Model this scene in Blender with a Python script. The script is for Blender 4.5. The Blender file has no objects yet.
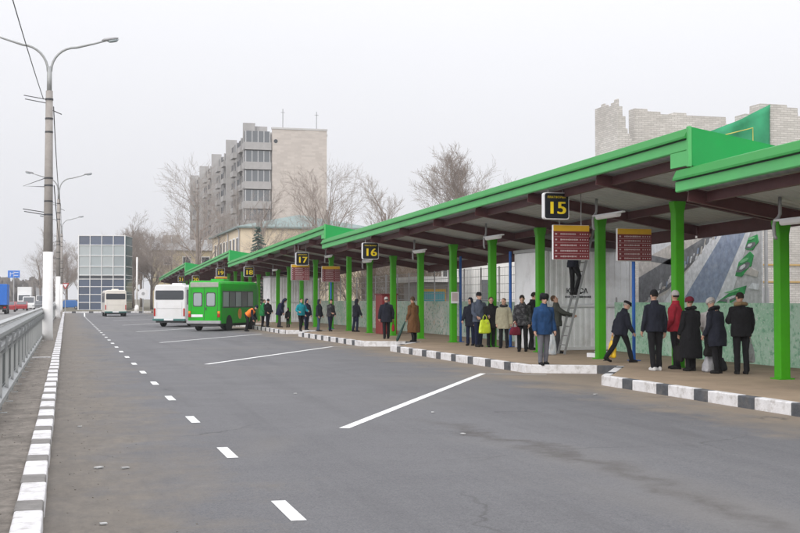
import bpy, math, random
from mathutils import Vector, Matrix, noise
R = math.radians
C = bpy.context.scene.collection
SC = bpy.context.scene

# ------------------------------------------------------------------ camera
cam_d = bpy.data.cameras.new('camera')
cam_d.sensor_width = 36.0
cam_d.lens = 54.0
cam_d.clip_start = 0.1
cam_d.clip_end = 6000
cam = bpy.data.objects.new('camera', cam_d)
C.objects.link(cam)
cam.location = (0, 0, 1.8)
cam.rotation_euler = (R(90 + 1.55), 0, R(-15.55))
SC.camera = cam

# ------------------------------------------------------------------ overcast sky, soft sun, exposure
SUN_EL, SUN_ROT = R(25), R(217)
world = bpy.data.worlds.new('World')
SC.world = world
world.use_nodes = True
wn, wl = world.node_tree.nodes, world.node_tree.links
wn.clear()
w_out = wn.new('ShaderNodeOutputWorld')
w_bg = wn.new('ShaderNodeBackground')
w_bg.inputs['Strength'].default_value = 0.1
sky = wn.new('ShaderNodeTexSky')
sky.sky_type = 'NISHITA'
sky.sun_disc = False
sky.sun_elevation = SUN_EL
sky.sun_rotation = SUN_ROT
sky.dust_density = 6.0
desat = wn.new('ShaderNodeHueSaturation')
desat.inputs['Saturation'].default_value = 0.12
desat.inputs['Value'].default_value = 0.16
wl.new(sky.outputs['Color'], desat.inputs['Color'])
tc = wn.new('ShaderNodeTexCoord')
sep = wn.new('ShaderNodeSeparateXYZ')
wl.new(tc.outputs['Generated'], sep.inputs[0])
ramp = wn.new('ShaderNodeMapRange')          # cloud layer: brighter towards the zenith, as an overcast sky is
ramp.inputs['From Min'].default_value = 0.0
ramp.inputs['From Max'].default_value = 1.0
ramp.inputs['To Min'].default_value = 7.9
ramp.inputs['To Max'].default_value = 24.0
pw = wn.new('ShaderNodeMath'); pw.operation = 'POWER'; pw.inputs[1].default_value = 1.6
mx0 = wn.new('ShaderNodeMath'); mx0.operation = 'MAXIMUM'; mx0.inputs[1].default_value = 0.0
wl.new(sep.outputs['Z'], mx0.inputs[0]); wl.new(mx0.outputs[0], pw.inputs[0])
wl.new(pw.outputs[0], ramp.inputs['Value'])
cn = wn.new('ShaderNodeTexNoise')
cn.inputs['Scale'].default_value = 2.2
cn.inputs['Detail'].default_value = 4
wl.new(tc.outputs['Generated'], cn.inputs['Vector'])
cr = wn.new('ShaderNodeMapRange')
cr.inputs['To Min'].default_value = 0.975
cr.inputs['To Max'].default_value = 1.025
wl.new(cn.outputs['Fac'], cr.inputs['Value'])
mul = wn.new('ShaderNodeMath'); mul.operation = 'MULTIPLY'
wl.new(ramp.outputs[0], mul.inputs[0]); wl.new(cr.outputs[0], mul.inputs[1])
tint = wn.new('ShaderNodeVectorMath'); tint.operation = 'SCALE'
tint.inputs[0].default_value = (0.985, 0.99, 1.035)
wl.new(mul.outputs[0], tint.inputs['Scale'])
add = wn.new('ShaderNodeVectorMath'); add.operation = 'ADD'
wl.new(tint.outputs[0], add.inputs[0]); wl.new(desat.outputs[0], add.inputs[1])
wl.new(add.outputs[0], w_bg.inputs['Color'])
wl.new(w_bg.outputs[0], w_out.inputs['Surface'])

sun_d = bpy.data.lights.new('sun', 'SUN')
sun_d.energy = 1.5
sun_d.angle = R(50)
sun_d.color = (1.0, 0.96, 0.9)
sun = bpy.data.objects.new('sun', sun_d)
C.objects.link(sun)
sun.rotation_euler = (R(90) - SUN_EL, 0, R(180) - SUN_ROT)
SC.view_settings.view_transform = 'Standard'
SC.view_settings.look = 'None'
SC.view_settings.exposure = 0.0
SC.view_settings.gamma = 1.0
SC.view_settings.use_curve_mapping = False

# ------------------------------------------------------------------ mesh helper
class G:
    def __init__(s):
        s.v, s.f, s.m = [], [], []
    def add(s, vs, fs, mi=0, M=None):
        b = len(s.v)
        if M is not None:
            vs = [M @ Vector(v) for v in vs]
        s.v += [tuple(v) for v in vs]
        s.f += [tuple(i + b for i in f) for f in fs]
        s.m += [mi] * len(fs)
        return s
    def box(s, c, d, mi=0, rz=0, M=None):
        x, y, z = d[0] / 2, d[1] / 2, d[2] / 2
        vs = [(-x, -y, -z), (x, -y, -z), (x, y, -z), (-x, y, -z), (-x, -y, z), (x, -y, z), (x, y, z), (-x, y, z)]
        T = Matrix.Translation(c) @ Matrix.Rotation(rz, 4, 'Z')
        if M is not None: T = M @ T
        return s.add(vs, [(3, 2, 1, 0), (4, 5, 6, 7), (0, 1, 5, 4), (1, 2, 6, 5), (2, 3, 7, 6), (3, 0, 4, 7)], mi, T)
    def bar(s, a, b, w, h, mi=0, up=(0, 0, 1)):
        a, b = Vector(a), Vector(b)
        d = (b - a); L = d.length; d.normalize()
        x = d.cross(Vector(up))
        if x.length < 1e-4: x = Vector((1, 0, 0))
        x.normalize(); z = x.cross(d)
        vs = []
        for p in (a, b):
            for sx, sz in ((-1, -1), (1, -1), (1, 1), (-1, 1)):
                vs.append(p + x * sx * w / 2 + z * sz * h / 2)
        return s.add(vs, [(0, 1, 2, 3), (7, 6, 5, 4), (0, 4, 5, 1), (1, 5, 6, 2), (2, 6, 7, 3), (3, 7, 4, 0)], mi)
    def tube(s, pts, rad, n=8, mi=0, cap=True, fy=1.0):
        pts = [Vector(p) for p in pts]
        if not hasattr(rad, '__len__'): rad = [rad] * len(pts)
        vs, fs = [], []
        x = None
        for i, p in enumerate(pts):
            d = (pts[min(i + 1, len(pts) - 1)] - pts[max(i - 1, 0)])
            if d.length < 1e-6: d = Vector((0, 0, 1))
            d.normalize()
            if x is None:
                ref = Vector((1, 0, 0)) if abs(d.x) < 0.9 else Vector((0, 1, 0))
                x = ref - d * ref.dot(d)
            else:
                x = x - d * x.dot(d)
            x.normalize(); y = d.cross(x)
            for k in range(n):
                a = 2 * math.pi * k / n
                vs.append(p + (x * math.cos(a) + y * math.sin(a) * fy) * rad[i])
        for i in range(len(pts) - 1):
            for k in range(n):
                k2 = (k + 1) % n
                fs.append((i * n + k, i * n + k2, (i + 1) * n + k2, (i + 1) * n + k))
        if cap:
            fs.append(tuple(range(n - 1, -1, -1)))
            b = (len(pts) - 1) * n
            fs.append(tuple(b + k for k in range(n)))
        return s.add(vs, fs, mi)
    def loft(s, rings, n=18, mi=0, M=None, sq=2.0):
        # rings: (centre, rx, ry), horizontal super-ellipses
        vs, fs = [], []
        for c, rx, ry in rings:
            for k in range(n):
                a = 2 * math.pi * k / n
                ca, sa = math.cos(a), math.sin(a)
                px = math.copysign(abs(ca) ** (2 / sq), ca) * rx
                py = math.copysign(abs(sa) ** (2 / sq), sa) * ry
                vs.append(Vector((c[0] + px, c[1] + py, c[2])))
        for i in range(len(rings) - 1):
            for k in range(n):
                k2 = (k + 1) % n
                fs.append((i * n + k, i * n + k2, (i + 1) * n + k2, (i + 1) * n + k))
        fs.append(tuple(range(n - 1, -1, -1)))
        b = (len(rings) - 1) * n
        fs.append(tuple(b + k for k in range(n)))
        return s.add(vs, fs, mi, M)
    def prism(s, poly, ax, a, b, mi=0):
        # polygon in the plane across axis ax, extruded from a to b
        def P(u, w, t):
            return {'x': (t, u, w), 'y': (u, t, w), 'z': (u, w, t)}[ax]
        n = len(poly)
        vs = [P(u, w, a) for u, w in poly] + [P(u, w, b) for u, w in poly]
        fs = [tuple(range(n - 1, -1, -1)), tuple(range(n, 2 * n))]
        fs += [(i, (i + 1) % n, n + (i + 1) % n, n + i) for i in range(n)]
        return s.add(vs, fs, mi)
    def quad(s, a, b, c, d, mi=0):
        return s.add([a, b, c, d], [(0, 1, 2, 3)], mi)
    def mesh(s, name='m', smooth=False):
        me = bpy.data.meshes.new(name)
        me.from_pydata(s.v, [], s.f)
        me.polygons.foreach_set('material_index', s.m)
        if smooth: me.polygons.foreach_set('use_smooth', [True] * len(s.f))
        me.update()
        return me

def fixn(me):
    import bmesh
    bm = bmesh.new(); bm.from_mesh(me)
    bmesh.ops.recalc_face_normals(bm, faces=bm.faces)
    bm.to_mesh(me); bm.free()

def obj(name, g, mats, parent=None, loc=(0, 0, 0), rz=0, smooth=False, bevel=0, fix=True):
    me = g if isinstance(g, bpy.types.Mesh) else g.mesh(name, smooth)
    if fix and not isinstance(g, bpy.types.Mesh): fixn(me)
    if not isinstance(mats, (list, tuple)): mats = [mats]
    if len(me.materials) == 0:
        for m in mats: me.materials.append(m)
    o = bpy.data.objects.new(name, me)
    C.objects.link(o)
    o.parent = parent
    o.location = loc
    o.rotation_euler = (0, 0, rz)
    if bevel:
        b = o.modifiers.new('bevel', 'BEVEL'); b.width = bevel; b.segments = 2; b.limit_method = 'ANGLE'; b.angle_limit = R(40)
    return o

def tag(o, label=None, cat=None, group=None, kind=None):
    if label: o['label'] = label
    if cat: o['category'] = cat
    if group: o['group'] = group
    if kind: o['kind'] = kind
    return o

def empty(name, label, cat, loc=(0, 0, 0), rz=0, group=None):
    o = bpy.data.objects.new(name, None)
    C.objects.link(o)
    o.location = loc; o.rotation_euler = (0, 0, rz)
    return tag(o, label, cat, group)

KIDS = {}
def copy_tree(o, parent=None):
    c = o.copy(); C.objects.link(c); c.parent = parent
    for ch in list(o.children): copy_tree(ch, c)
    return c

# ------------------------------------------------------------------ materials
def mat(name, col, rough=0.7, var=0.12, scale=4.0, bump=0.0, bscale=40.0, metal=0.0, spec=0.4, coat=0.0, dirt=None, dscale=1.2, damt=0.5, coord='Object', stretch=(1, 1, 1), col2=None):
    m = bpy.data.materials.new(name); m.use_nodes = True
    n, l = m.node_tree.nodes, m.node_tree.links
    p = n['Principled BSDF']
    p.inputs['Roughness'].default_value = rough
    p.inputs['Metallic'].default_value = metal
    p.inputs['Specular IOR Level'].default_value = spec
    p.inputs['Coat Weight'].default_value = coat
    tcn = n.new('ShaderNodeTexCoord')
    mp = n.new('ShaderNodeMapping'); mp.inputs['Scale'].default_value = stretch
    l.new(tcn.outputs[coord], mp.inputs[0])
    no = n.new('ShaderNodeTexNoise'); no.inputs['Scale'].default_value = scale; no.inputs['Detail'].default_value = 6; no.inputs['Roughness'].default_value = 0.65
    l.new(mp.outputs[0], no.inputs['Vector'])
    cr = n.new('ShaderNodeValToRGB')
    cr.color_ramp.elements[0].position = 0.3; cr.color_ramp.elements[1].position = 0.7
    c1 = [max(0, c * (1 - var)) for c in col]; c2 = [min(1, c * (1 + var)) for c in (col2 or col)]
    cr.color_ramp.elements[0].color = (*c1, 1); cr.color_ramp.elements[1].color = (*c2, 1)
    l.new(no.outputs['Fac'], cr.inputs[0])
    out = cr.outputs['Color']
    if dirt:
        n2 = n.new('ShaderNodeTexNoise'); n2.inputs['Scale'].default_value = dscale; n2.inputs['Detail'].default_value = 8; n2.inputs['Roughness'].default_value = 0.7
        l.new(mp.outputs[0], n2.inputs['Vector'])
        r2 = n.new('ShaderNodeMapRange'); r2.inputs['From Min'].default_value = 0.48; r2.inputs['From Max'].default_value = 0.72; r2.inputs['To Max'].default_value = damt
        l.new(n2.outputs['Fac'], r2.inputs['Value'])
        mx = n.new('ShaderNodeMix'); mx.data_type = 'RGBA'
        l.new(r2.outputs[0], mx.inputs['Factor']); l.new(out, mx.inputs['A']); mx.inputs['B'].default_value = (*dirt, 1)
        out = mx.outputs['Result']
    l.new(out, p.inputs['Base Color'])
    if bump:
        nb = n.new('ShaderNodeTexNoise'); nb.inputs['Scale'].default_value = bscale; nb.inputs['Detail'].default_value = 4
        l.new(mp.outputs[0], nb.inputs['Vector'])
        b = n.new('ShaderNodeBump'); b.inputs['Strength'].default_value = bump; b.inputs['Distance'].default_value = 0.02
        l.new(nb.outputs['Fac'], b.inputs['Height']); l.new(b.outputs[0], p.inputs['Normal'])
    return m

def brick_mat(name, c1, c2, mortar, scale=1.0, bw=0.25, bh=0.088, axis='X', dirt=(0.2, 0.19, 0.18), damt=0.5):
    m = bpy.data.materials.new(name); m.use_nodes = True
    n, l = m.node_tree.nodes, m.node_tree.links
    p = n['Principled BSDF']; p.inputs['Roughness'].default_value = 0.9
    tcn = n.new('ShaderNodeTexCoord'); sp = n.new('ShaderNodeSeparateXYZ'); cb = n.new('ShaderNodeCombineXYZ')
    ad = n.new('ShaderNodeMath'); ad.operation = 'ADD'
    l.new(tcn.outputs['Object'], sp.inputs[0]); l.new(sp.outputs['X'], ad.inputs[0]); l.new(sp.outputs['Y'], ad.inputs[1])
    l.new(ad.outputs[0], cb.inputs['X']); l.new(sp.outputs['Z'], cb.inputs['Y'])
    br = n.new('ShaderNodeTexBrick')
    br.inputs['Scale'].default_value = scale; br.inputs['Brick Width'].default_value = bw; br.inputs['Row Height'].default_value = bh
    br.inputs['Mortar Size'].default_value = 0.008 / 1.0; br.inputs['Bias'].default_value = -0.1
    br.inputs['Color1'].default_value = (*c1, 1); br.inputs['Color2'].default_value = (*c2, 1); br.inputs['Mortar'].default_value = (*mortar, 1)
    l.new(cb.outputs[0], br.inputs['Vector'])
    n2 = n.new('ShaderNodeTexNoise'); n2.inputs['Scale'].default_value = 0.45; n2.inputs['Detail'].default_value = 9; n2.inputs['Roughness'].default_value = 0.7
    l.new(tcn.outputs['Object'], n2.inputs['Vector'])
    r2 = n.new('ShaderNodeMapRange'); r2.inputs['From Min'].default_value = 0.45; r2.inputs['From Max'].default_value = 0.75; r2.inputs['To Max'].default_value = damt
    l.new(n2.outputs['Fac'], r2.inputs['Value'])
    mx = n.new('ShaderNodeMix'); mx.data_type = 'RGBA'
    l.new(r2.outputs[0], mx.inputs['Factor']); l.new(br.outputs['Color'], mx.inputs['A']); mx.inputs['B'].default_value = (*dirt, 1)
    l.new(mx.outputs['Result'], p.inputs['Base Color'])
    b = n.new('ShaderNodeBump'); b.inputs['Strength'].default_value = 0.5; b.inputs['Distance'].default_value = 0.01
    l.new(br.outputs['Fac'], b.inputs['Height']); b.invert = True
    l.new(b.outputs[0], p.inputs['Normal'])
    return m

def asphalt_mat():
    m = bpy.data.materials.new('asphalt'); m.use_nodes = True
    n, l = m.node_tree.nodes, m.node_tree.links
    p = n['Principled BSDF']; p.inputs['Specular IOR Level'].default_value = 0.3
    g = n.new('ShaderNodeNewGeometry'); sp = n.new('ShaderNodeSeparateXYZ'); l.new(g.outputs['Position'], sp.inputs[0])
    def noise_(scale, det=6, rough=0.6, stretch=(1, 1, 1), dist=0.0, rot=0):
        mp = n.new('ShaderNodeMapping'); mp.inputs['Scale'].default_value = stretch; mp.inputs['Rotation'].default_value = (0, 0, rot)
        l.new(g.outputs['Position'], mp.inputs[0])
        t = n.new('ShaderNodeTexNoise'); t.inputs['Scale'].default_value = scale; t.inputs['Detail'].default_value = det
        t.inputs['Roughness'].default_value = rough; t.inputs['Distortion'].default_value = dist
        l.new(mp.outputs[0], t.inputs['Vector']); return t.outputs['Fac']
    def rng(v, a, b, c, d):
        r = n.new('ShaderNodeMapRange'); r.inputs[1].default_value = a; r.inputs[2].default_value = b; r.inputs[3].default_value = c; r.inputs[4].default_value = d
        l.new(v, r.inputs[0]); return r.outputs[0]
    def mth(op, a, b):
        t = n.new('ShaderNodeMath'); t.operation = op
        for i, q in enumerate((a, b)):
            if isinstance(q, (int, float)): t.inputs[i].default_value = q
            else: l.new(q, t.inputs[i])
        return t.outputs[0]
    def mix(f, a, b):
        t = n.new('ShaderNodeMix'); t.data_type = 'RGBA'
        l.new(f, t.inputs['Factor'])
        for k, q in (('A', a), ('B', b)):
            if isinstance(q, tuple): t.inputs[k].default_value = (*q, 1)
            else: l.new(q, t.inputs[k])
        return t.outputs['Result']
    col = mix(rng(noise_(0.25, 7, 0.65), 0.3, 0.7, 0, 1), (0.098, 0.098, 0.106), (0.128, 0.127, 0.133))
    col = mix(rng(noise_(55, 3, 0.8), 0.4, 0.65, 0, 0.75), col, (0.19, 0.187, 0.19))        # aggregate
    col = mix(rng(noise_(38, 4, 0.8), 0.5, 0.7, 0, 0.8), col, (0.05, 0.05, 0.055))
    col = mix(rng(noise_(11, 5, 0.75), 0.45, 0.7, 0, 0.5), col, (0.082, 0.081, 0.086))
    col = mix(rng(noise_(16, 4, 0.75), 0.55, 0.75, 0, 0.45), col, (0.165, 0.163, 0.165))
    # long wear streaks along the traffic, and oil
    col = mix(rng(noise_(1.0, 6, 0.6, (1.3, 0.05, 1), 0.4, R(4)), 0.5, 0.75, 0, 0.5), col, (0.078, 0.077, 0.082))
    col = mix(rng(noise_(0.6, 6, 0.6, (1.0, 0.28, 1), 1.2, R(-28)), 0.58, 0.72, 0, 0.4), col, (0.08, 0.076, 0.077))
    col = mix(rng(noise_(0.16, 5, 0.6, (1.6, 0.5, 1), 0.5, R(-30)), 0.55, 0.7, 0, 0.45), col, (0.165, 0.155, 0.145))
    # dust washed towards both kerbs
    wob = rng(noise_(0.55, 8, 0.7), 0.25, 0.75, -1.2, 1.2)
    wob2 = rng(noise_(2.4, 6, 0.75, (1, 0.5, 1)), 0.25, 0.75, -0.55, 0.55)
    x = mth('ADD', mth('ADD', sp.outputs['X'], wob), wob2)
    dl = rng(x, 0.35, 1.75, 0.85, 0.0)
    dr = rng(x, 8.9, 10.6, 0.0, 0.92)
    dirtc = mix(rng(noise_(5, 7, 0.8, (1, .45, 1)), 0.35, 0.65, 0, 1), (0.13, 0.115, 0.1), (0.2, 0.175, 0.145))
    col = mix(dl, col, dirtc)
    def stain(p0, p1, w, amp, f, c):
        d = Vector((p1[0] - p0[0], p1[1] - p0[1])); L = d.length; d.normalize()
        def dot(vx, vy, off):
            return mth('ADD', mth('ADD', mth('MULTIPLY', sp.outputs['X'], vx), mth('MULTIPLY', sp.outputs['Y'], vy)), off)
        across = mth('ABSOLUTE', mth('ADD', dot(d.y, -d.x, -(p0[0] * d.y - p0[1] * d.x)), rng(noise_(.9, 6, .65), .25, .75, -amp, amp)), 0.0)
        along = dot(d.x, d.y, -(p0[0] * d.x + p0[1] * d.y))
        a = mth('MULTIPLY', rng(along, -1.0, .6, 0, 1), rng(along, L - .6, L + 1.0, 1, 0))
        m_ = mth('MULTIPLY', mth('MULTIPLY', rng(across, 0, w, f, 0), a), rng(noise_(3.5, 6, .75), .3, .6, .25, 1))
        return mix(m_, col, c)
    col = stain((7.3, 25.2), (10.2, 26.2), 2.6, .8, .5, (0.165, 0.15, 0.13))
    col = stain((5.6, 19.5), (8.2, 23.0), 1.5, .7, .3, (0.155, 0.147, 0.137))
    col = stain((5.2, 16.6), (5.7, 12.3), .3, .45, .8, (0.07, 0.062, 0.058))
    col = stain((5.7, 12.6), (5.35, 8.2), .25, .35, .7, (0.075, 0.067, 0.063))
    col = stain((8.6, 21.0), (9.3, 15.5), .8, .5, .5, (0.075, 0.073, 0.077))
    col = stain((9.9, 24.0), (10.4, 22.0), .5, .4, .7, (0.06, 0.057, 0.055))
    col = mix(dr, col, (0.215, 0.175, 0.132))
    # fine cracks
    v = n.new('ShaderNodeTexVoronoi'); v.feature = 'DISTANCE_TO_EDGE'; v.inputs['Scale'].default_value = 0.2
    dm = n.new('ShaderNodeVectorMath'); dm.operation = 'ADD'
    nt = n.new('ShaderNodeTexNoise'); nt.inputs['Scale'].default_value = 1.0; nt.inputs['Detail'].default_value = 8
    l.new(g.outputs['Position'], nt.inputs['Vector'])
    l.new(g.outputs['Position'], dm.inputs[0]); l.new(nt.outputs['Color'], dm.inputs[1]); l.new(dm.outputs[0], v.inputs['Vector'])
    ck = mth('MULTIPLY', rng(v.outputs['Distance'], 0.0, 0.006, 1, 0), rng(noise_(0.35, 3), 0.5, 0.6, 0, 0.65))
    col = mix(ck, col, (0.05, 0.048, 0.046))
    l.new(col, p.inputs['Base Color'])
    l.new(rng(noise_(0.8, 5), 0.3, 0.7, 0.75, 0.95), p.inputs['Roughness'])
    b = n.new('ShaderNodeBump'); b.inputs['Strength'].default_value = 0.55; b.inputs['Distance'].default_value = 0.012
    l.new(noise_(60, 5, 0.7), b.inputs['Height']); l.new(b.outputs[0], p.inputs['Normal'])
    return m

def glass_mat(name, col, rough=0.08):
    m = bpy.data.materials.new(name); m.use_nodes = True
    p = m.node_tree.nodes['Principled BSDF']
    p.inputs['Base Color'].default_value = (*col, 1); p.inputs['Roughness'].default_value = rough
    p.inputs['Specular IOR Level'].default_value = 0.9
    return m

M = {}
M['asphalt'] = asphalt_mat()
M['asphalt_old'] = mat('asphalt_old', (0.2, 0.195, 0.19), 0.9, 0.12, 0.5, 0.3, 30, coord='Object', dirt=(0.15, 0.14, 0.125), dscale=0.3)
M['ground'] = mat('ground', (0.13, 0.115, 0.085), 0.95, 0.3, 0.3, dirt=(0.1, 0.11, 0.06), dscale=0.08, damt=0.8)
M['dirt'] = mat('dirt', (0.2, 0.178, 0.155), 0.95, 0.32, 7, 1.0, 25, dirt=(0.09, 0.078, 0.066), dscale=2.6, damt=0.85, stretch=(1, .8, 1))
M['paving'] = mat('paving', (0.3, 0.225, 0.155), 0.85, 0.16, 1.3, 0.3, 35, dirt=(0.2, 0.152, 0.11), dscale=0.5, damt=0.7)
M['kerb_white'] = mat('kerb_white', (0.68, 0.67, 0.68), 0.75, 0.08, 5, 0.3, 30, dirt=(0.3, 0.27, 0.24), dscale=5.5, damt=0.8)
M['kerb_black'] = mat('kerb_black', (0.075, 0.08, 0.09), 0.8, 0.25, 6, 0.3, 30, dirt=(0.2, 0.18, 0.16), dscale=2.5, damt=0.6)
M['kerb_grey'] = mat('kerb_grey', (0.2, 0.19, 0.18), 0.85, 0.2, 6, 0.3, 30)
M['line'] = mat('line_paint', (0.72, 0.72, 0.71), 0.7, 0.06, 8, 0.2, 60, dirt=(0.26, 0.25, 0.24), dscale=5, damt=0.75)
M['line_worn'] = mat('line_worn', (0.46, 0.46, 0.455), 0.7, 0.15, 8, 0.2, 60, dirt=(0.17, 0.168, 0.165), dscale=3, damt=0.9)
M['green_col'] = mat('green_column', (0.052, 0.33, 0.006), 0.45, 0.06, 3, 0.05, 10, spec=.25, dirt=(0.04, 0.22, 0.01), dscale=2, damt=0.3)
M['green_fascia'] = mat('green_fascia', (0.1, 0.43, 0.14), 0.5, 0.05, 2, spec=.2, dirt=(0.1, 0.31, 0.14), dscale=1.4, damt=0.7, stretch=(1, .5, 1))
M['green_cap'] = mat('green_cap', (0.035, 0.255, 0.055), 0.5, 0.06, 2, spec=.2, dirt=(0.035, 0.19, 0.06), dscale=1.0, damt=0.4)
M['green_panel'] = mat('green_panel', (0.015, 0.29, 0.065), 0.55, 0.05, 1.5, spec=.2, dirt=(0.03, 0.24, 0.07), dscale=0.8, damt=0.4)
M['soffit'] = mat('soffit', (0.52, 0.54, 0.535), 0.55, 0.06, 2, dirt=(0.48, 0.49, 0.49), dscale=0.8, damt=0.5)
M['beam'] = mat('beam', (0.115, 0.042, 0.045), 0.55, 0.15, 3)
M['black_sign'] = mat('sign_black', (0.012, 0.014, 0.02), 0.35, 0.1, 3)
M['yellow'] = mat('sign_yellow', (0.82, 0.62, 0.02), 0.5, 0.05, 3)
M['board_yellow'] = mat('board_yellow', (0.62, 0.36, 0.02), 0.5, 0.08, 3)
M['maroon'] = mat('board_maroon', (0.16, 0.022, 0.028), 0.5, 0.1, 3)
M['print'] = mat('board_print', (0.5, 0.42, 0.42), 0.6, 0.1, 3)
M['white_frame'] = mat('white_frame', (0.72, 0.72, 0.74), 0.5, 0.05, 3)
M['blue_post'] = mat('blue_post', (0.015, 0.11, 0.42), 0.4, 0.08, 3)
M['grey_metal'] = mat('grey_metal', (0.36, 0.36, 0.37), 0.5, 0.1, 3, metal=0.2)
M['white_metal'] = mat('white_metal', (0.84, 0.85, 0.88), 0.5, 0.05, 2, dirt=(0.45, 0.44, 0.43), dscale=1.2, damt=0.5)
M['concrete'] = mat('concrete', (0.32, 0.295, 0.275), 0.9, 0.12, 3, 0.4, 25, dirt=(0.2, 0.185, 0.175), dscale=1.2)
M['whitewash'] = mat('whitewash', (0.78, 0.77, 0.76), 0.85, 0.05, 3, 0.3, 20, dirt=(0.55, 0.52, 0.48), dscale=1.5, damt=0.6)
M['steel'] = mat('galvanised', (0.36, 0.37, 0.37), 0.55, 0.12, 3, metal=0.35, dirt=(0.22, 0.21, 0.2), dscale=1.5, damt=0.6)
M['steel_dark'] = mat('steel_dark', (0.13, 0.14, 0.14), 0.6, 0.2, 3, metal=0.2)
M['dark_metal'] = mat('dark_metal', (0.05, 0.05, 0.055), 0.5, 0.15, 5)
M['wire'] = mat('wire', (0.04, 0.04, 0.045), 0.6, 0.1, 5)
M['white_brick'] = brick_mat('white_brick', (0.6, 0.575, 0.54), (0.47, 0.45, 0.42), (0.36, 0.34, 0.315), bw=.25, bh=.072, dirt=(0.31, 0.285, 0.26), damt=0.75)
M['grey_brick'] = brick_mat('grey_brick', (0.46, 0.42, 0.385), (0.36, 0.33, 0.3), (0.42, 0.4, 0.375), dirt=(0.28, 0.25, 0.22), damt=0.7)
M['tower_brick'] = brick_mat('tower_brick', (0.53, 0.48, 0.44), (0.45, 0.405, 0.37), (0.47, 0.43, 0.4), bw=1.2, bh=0.35, dirt=(0.38, 0.345, 0.32), damt=0.5)
M['tower_panel'] = mat('tower_panel', (0.36, 0.35, 0.345), 0.85, 0.12, 0.5, dirt=(0.24, 0.235, 0.23), dscale=0.3)
M['tower_light'] = mat('tower_light', (0.5, 0.49, 0.48), 0.85, 0.12, 0.5, dirt=(0.34, 0.33, 0.32), dscale=0.5)
M['loggia_dark'] = mat('loggia_dark', (0.1, 0.1, 0.105), 0.6, 0.2, 0.8)
M['cream'] = mat('cream_wall', (0.66, 0.56, 0.42), 0.85, 0.05, 0.6, dirt=(0.52, 0.44, 0.34), dscale=0.4)
M['yellow_wall'] = mat('yellow_wall', (0.56, 0.47, 0.3), 0.85, 0.06, 0.6, dirt=(0.42, 0.36, 0.26), dscale=0.4)
M['roof_green'] = mat('roof_greygreen', (0.19, 0.245, 0.235), 0.7, 0.08, 0.6, dirt=(0.14, 0.18, 0.175), dscale=0.4)
M['roof_grey'] = mat('roof_grey', (0.36, 0.36, 0.36), 0.8, 0.1, 0.6)
M['white_trim'] = mat('white_trim', (0.72, 0.72, 0.72), 0.6, 0.04, 2)
M['off_white'] = mat('off_white', (0.74, 0.73, 0.71), 0.8, 0.08, 0.7, dirt=(0.4, 0.38, 0.36), dscale=0.6)
M['ochre'] = mat('ochre_trim', (0.5, 0.34, 0.14), 0.8, 0.1, 1)
M['glass_dark'] = glass_mat('glass_dark', (0.035, 0.04, 0.048))
M['glass_mid'] = glass_mat('glass_mid', (0.13, 0.14, 0.15))
M['glass_blue'] = glass_mat('glass_blue', (0.022, 0.045, 0.1), 0.25)
M['glass_pale'] = glass_mat('glass_pale', (0.27, 0.31, 0.325), 0.2)
M['glass_teal'] = glass_mat('glass_teal', (0.02, 0.12, 0.14), 0.1)
M['glass_cyan'] = glass_mat('glass_cyan', (0.04, 0.28, 0.33), 0.15)
M['net'] = mat('green_net', (0.035, 0.27, 0.13), 0.8, 0.15, 2.0, 0.6, 3, dirt=(0.06, 0.36, 0.19), dscale=0.9)
M['net_line'] = mat('net_line', (0.55, 0.5, 0.12), 0.8, 0.1, 2)
M['red_kiosk'] = mat('red_kiosk', (0.23, 0.02, 0.025), 0.45, 0.1, 2, dirt=(0.15, 0.02, 0.022), dscale=2)
M['rubber'] = mat('rubber', (0.02, 0.02, 0.021), 0.85, 0.2, 8)
M['rim'] = mat('rim', (0.3, 0.3, 0.3), 0.5, 0.2, 8, metal=0.3)
M['bus_green'] = mat('bus_green', (0.006, 0.36, 0.01), 0.4, 0.06, 2, spec=.3, dirt=(0.03, 0.22, 0.025), dscale=1.6, damt=0.7)
M['bus_white'] = mat('bus_white', (0.7, 0.69, 0.7), 0.35, 0.03, 2, coat=0.3, dirt=(0.52, 0.5, 0.48), dscale=1.0, damt=0.5)
M['bus_cream'] = mat('bus_cream', (0.68, 0.64, 0.58), 0.35, 0.03, 2, coat=0.3, dirt=(0.5, 0.47, 0.42), dscale=1.0, damt=0.5)
M['bumper_grey'] = mat('bumper_grey', (0.34, 0.34, 0.35), 0.5, 0.1, 4)
M['lamp_red'] = mat('lamp_red', (0.4, 0.015, 0.012), 0.2, 0.1, 6)
M['lamp_orange'] = mat('lamp_orange', (0.75, 0.25, 0.02), 0.25, 0.1, 6)
M['orange'] = mat('orange', (0.8, 0.22, 0.03), 0.7, 0.06, 6)
M['sky_blue'] = mat('sign_blue', (0.02, 0.16, 0.6), 0.5, 0.05, 2)
M['truck_blue'] = mat('truck_blue', (0.015, 0.13, 0.5), 0.5, 0.06, 2)
M['car_red'] = mat('car_red', (0.3, 0.03, 0.035), 0.3, 0.05, 2, coat=0.4)
M['car_white'] = mat('car_white', (0.68, 0.68, 0.68), 0.3, 0.03, 2, coat=0.4)
M['car_grey'] = mat('car_grey', (0.17, 0.175, 0.185), 0.3, 0.05, 2, coat=0.4)
M['car_blue'] = mat('car_blue', (0.02, 0.12, 0.36), 0.3, 0.05, 2, coat=0.4)
M['bark'] = mat('bark', (0.2, 0.17, 0.15), 0.9, 0.25, 3)
M['twig'] = mat('twig', (0.31, 0.265, 0.235), 0.9, 0.2, 3)
M['needle'] = mat('needle', (0.065, 0.095, 0.078), 0.8, 0.3, 2)
M['brush'] = mat('brush', (0.2, 0.155, 0.115), 0.9, 0.25, 2)
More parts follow.
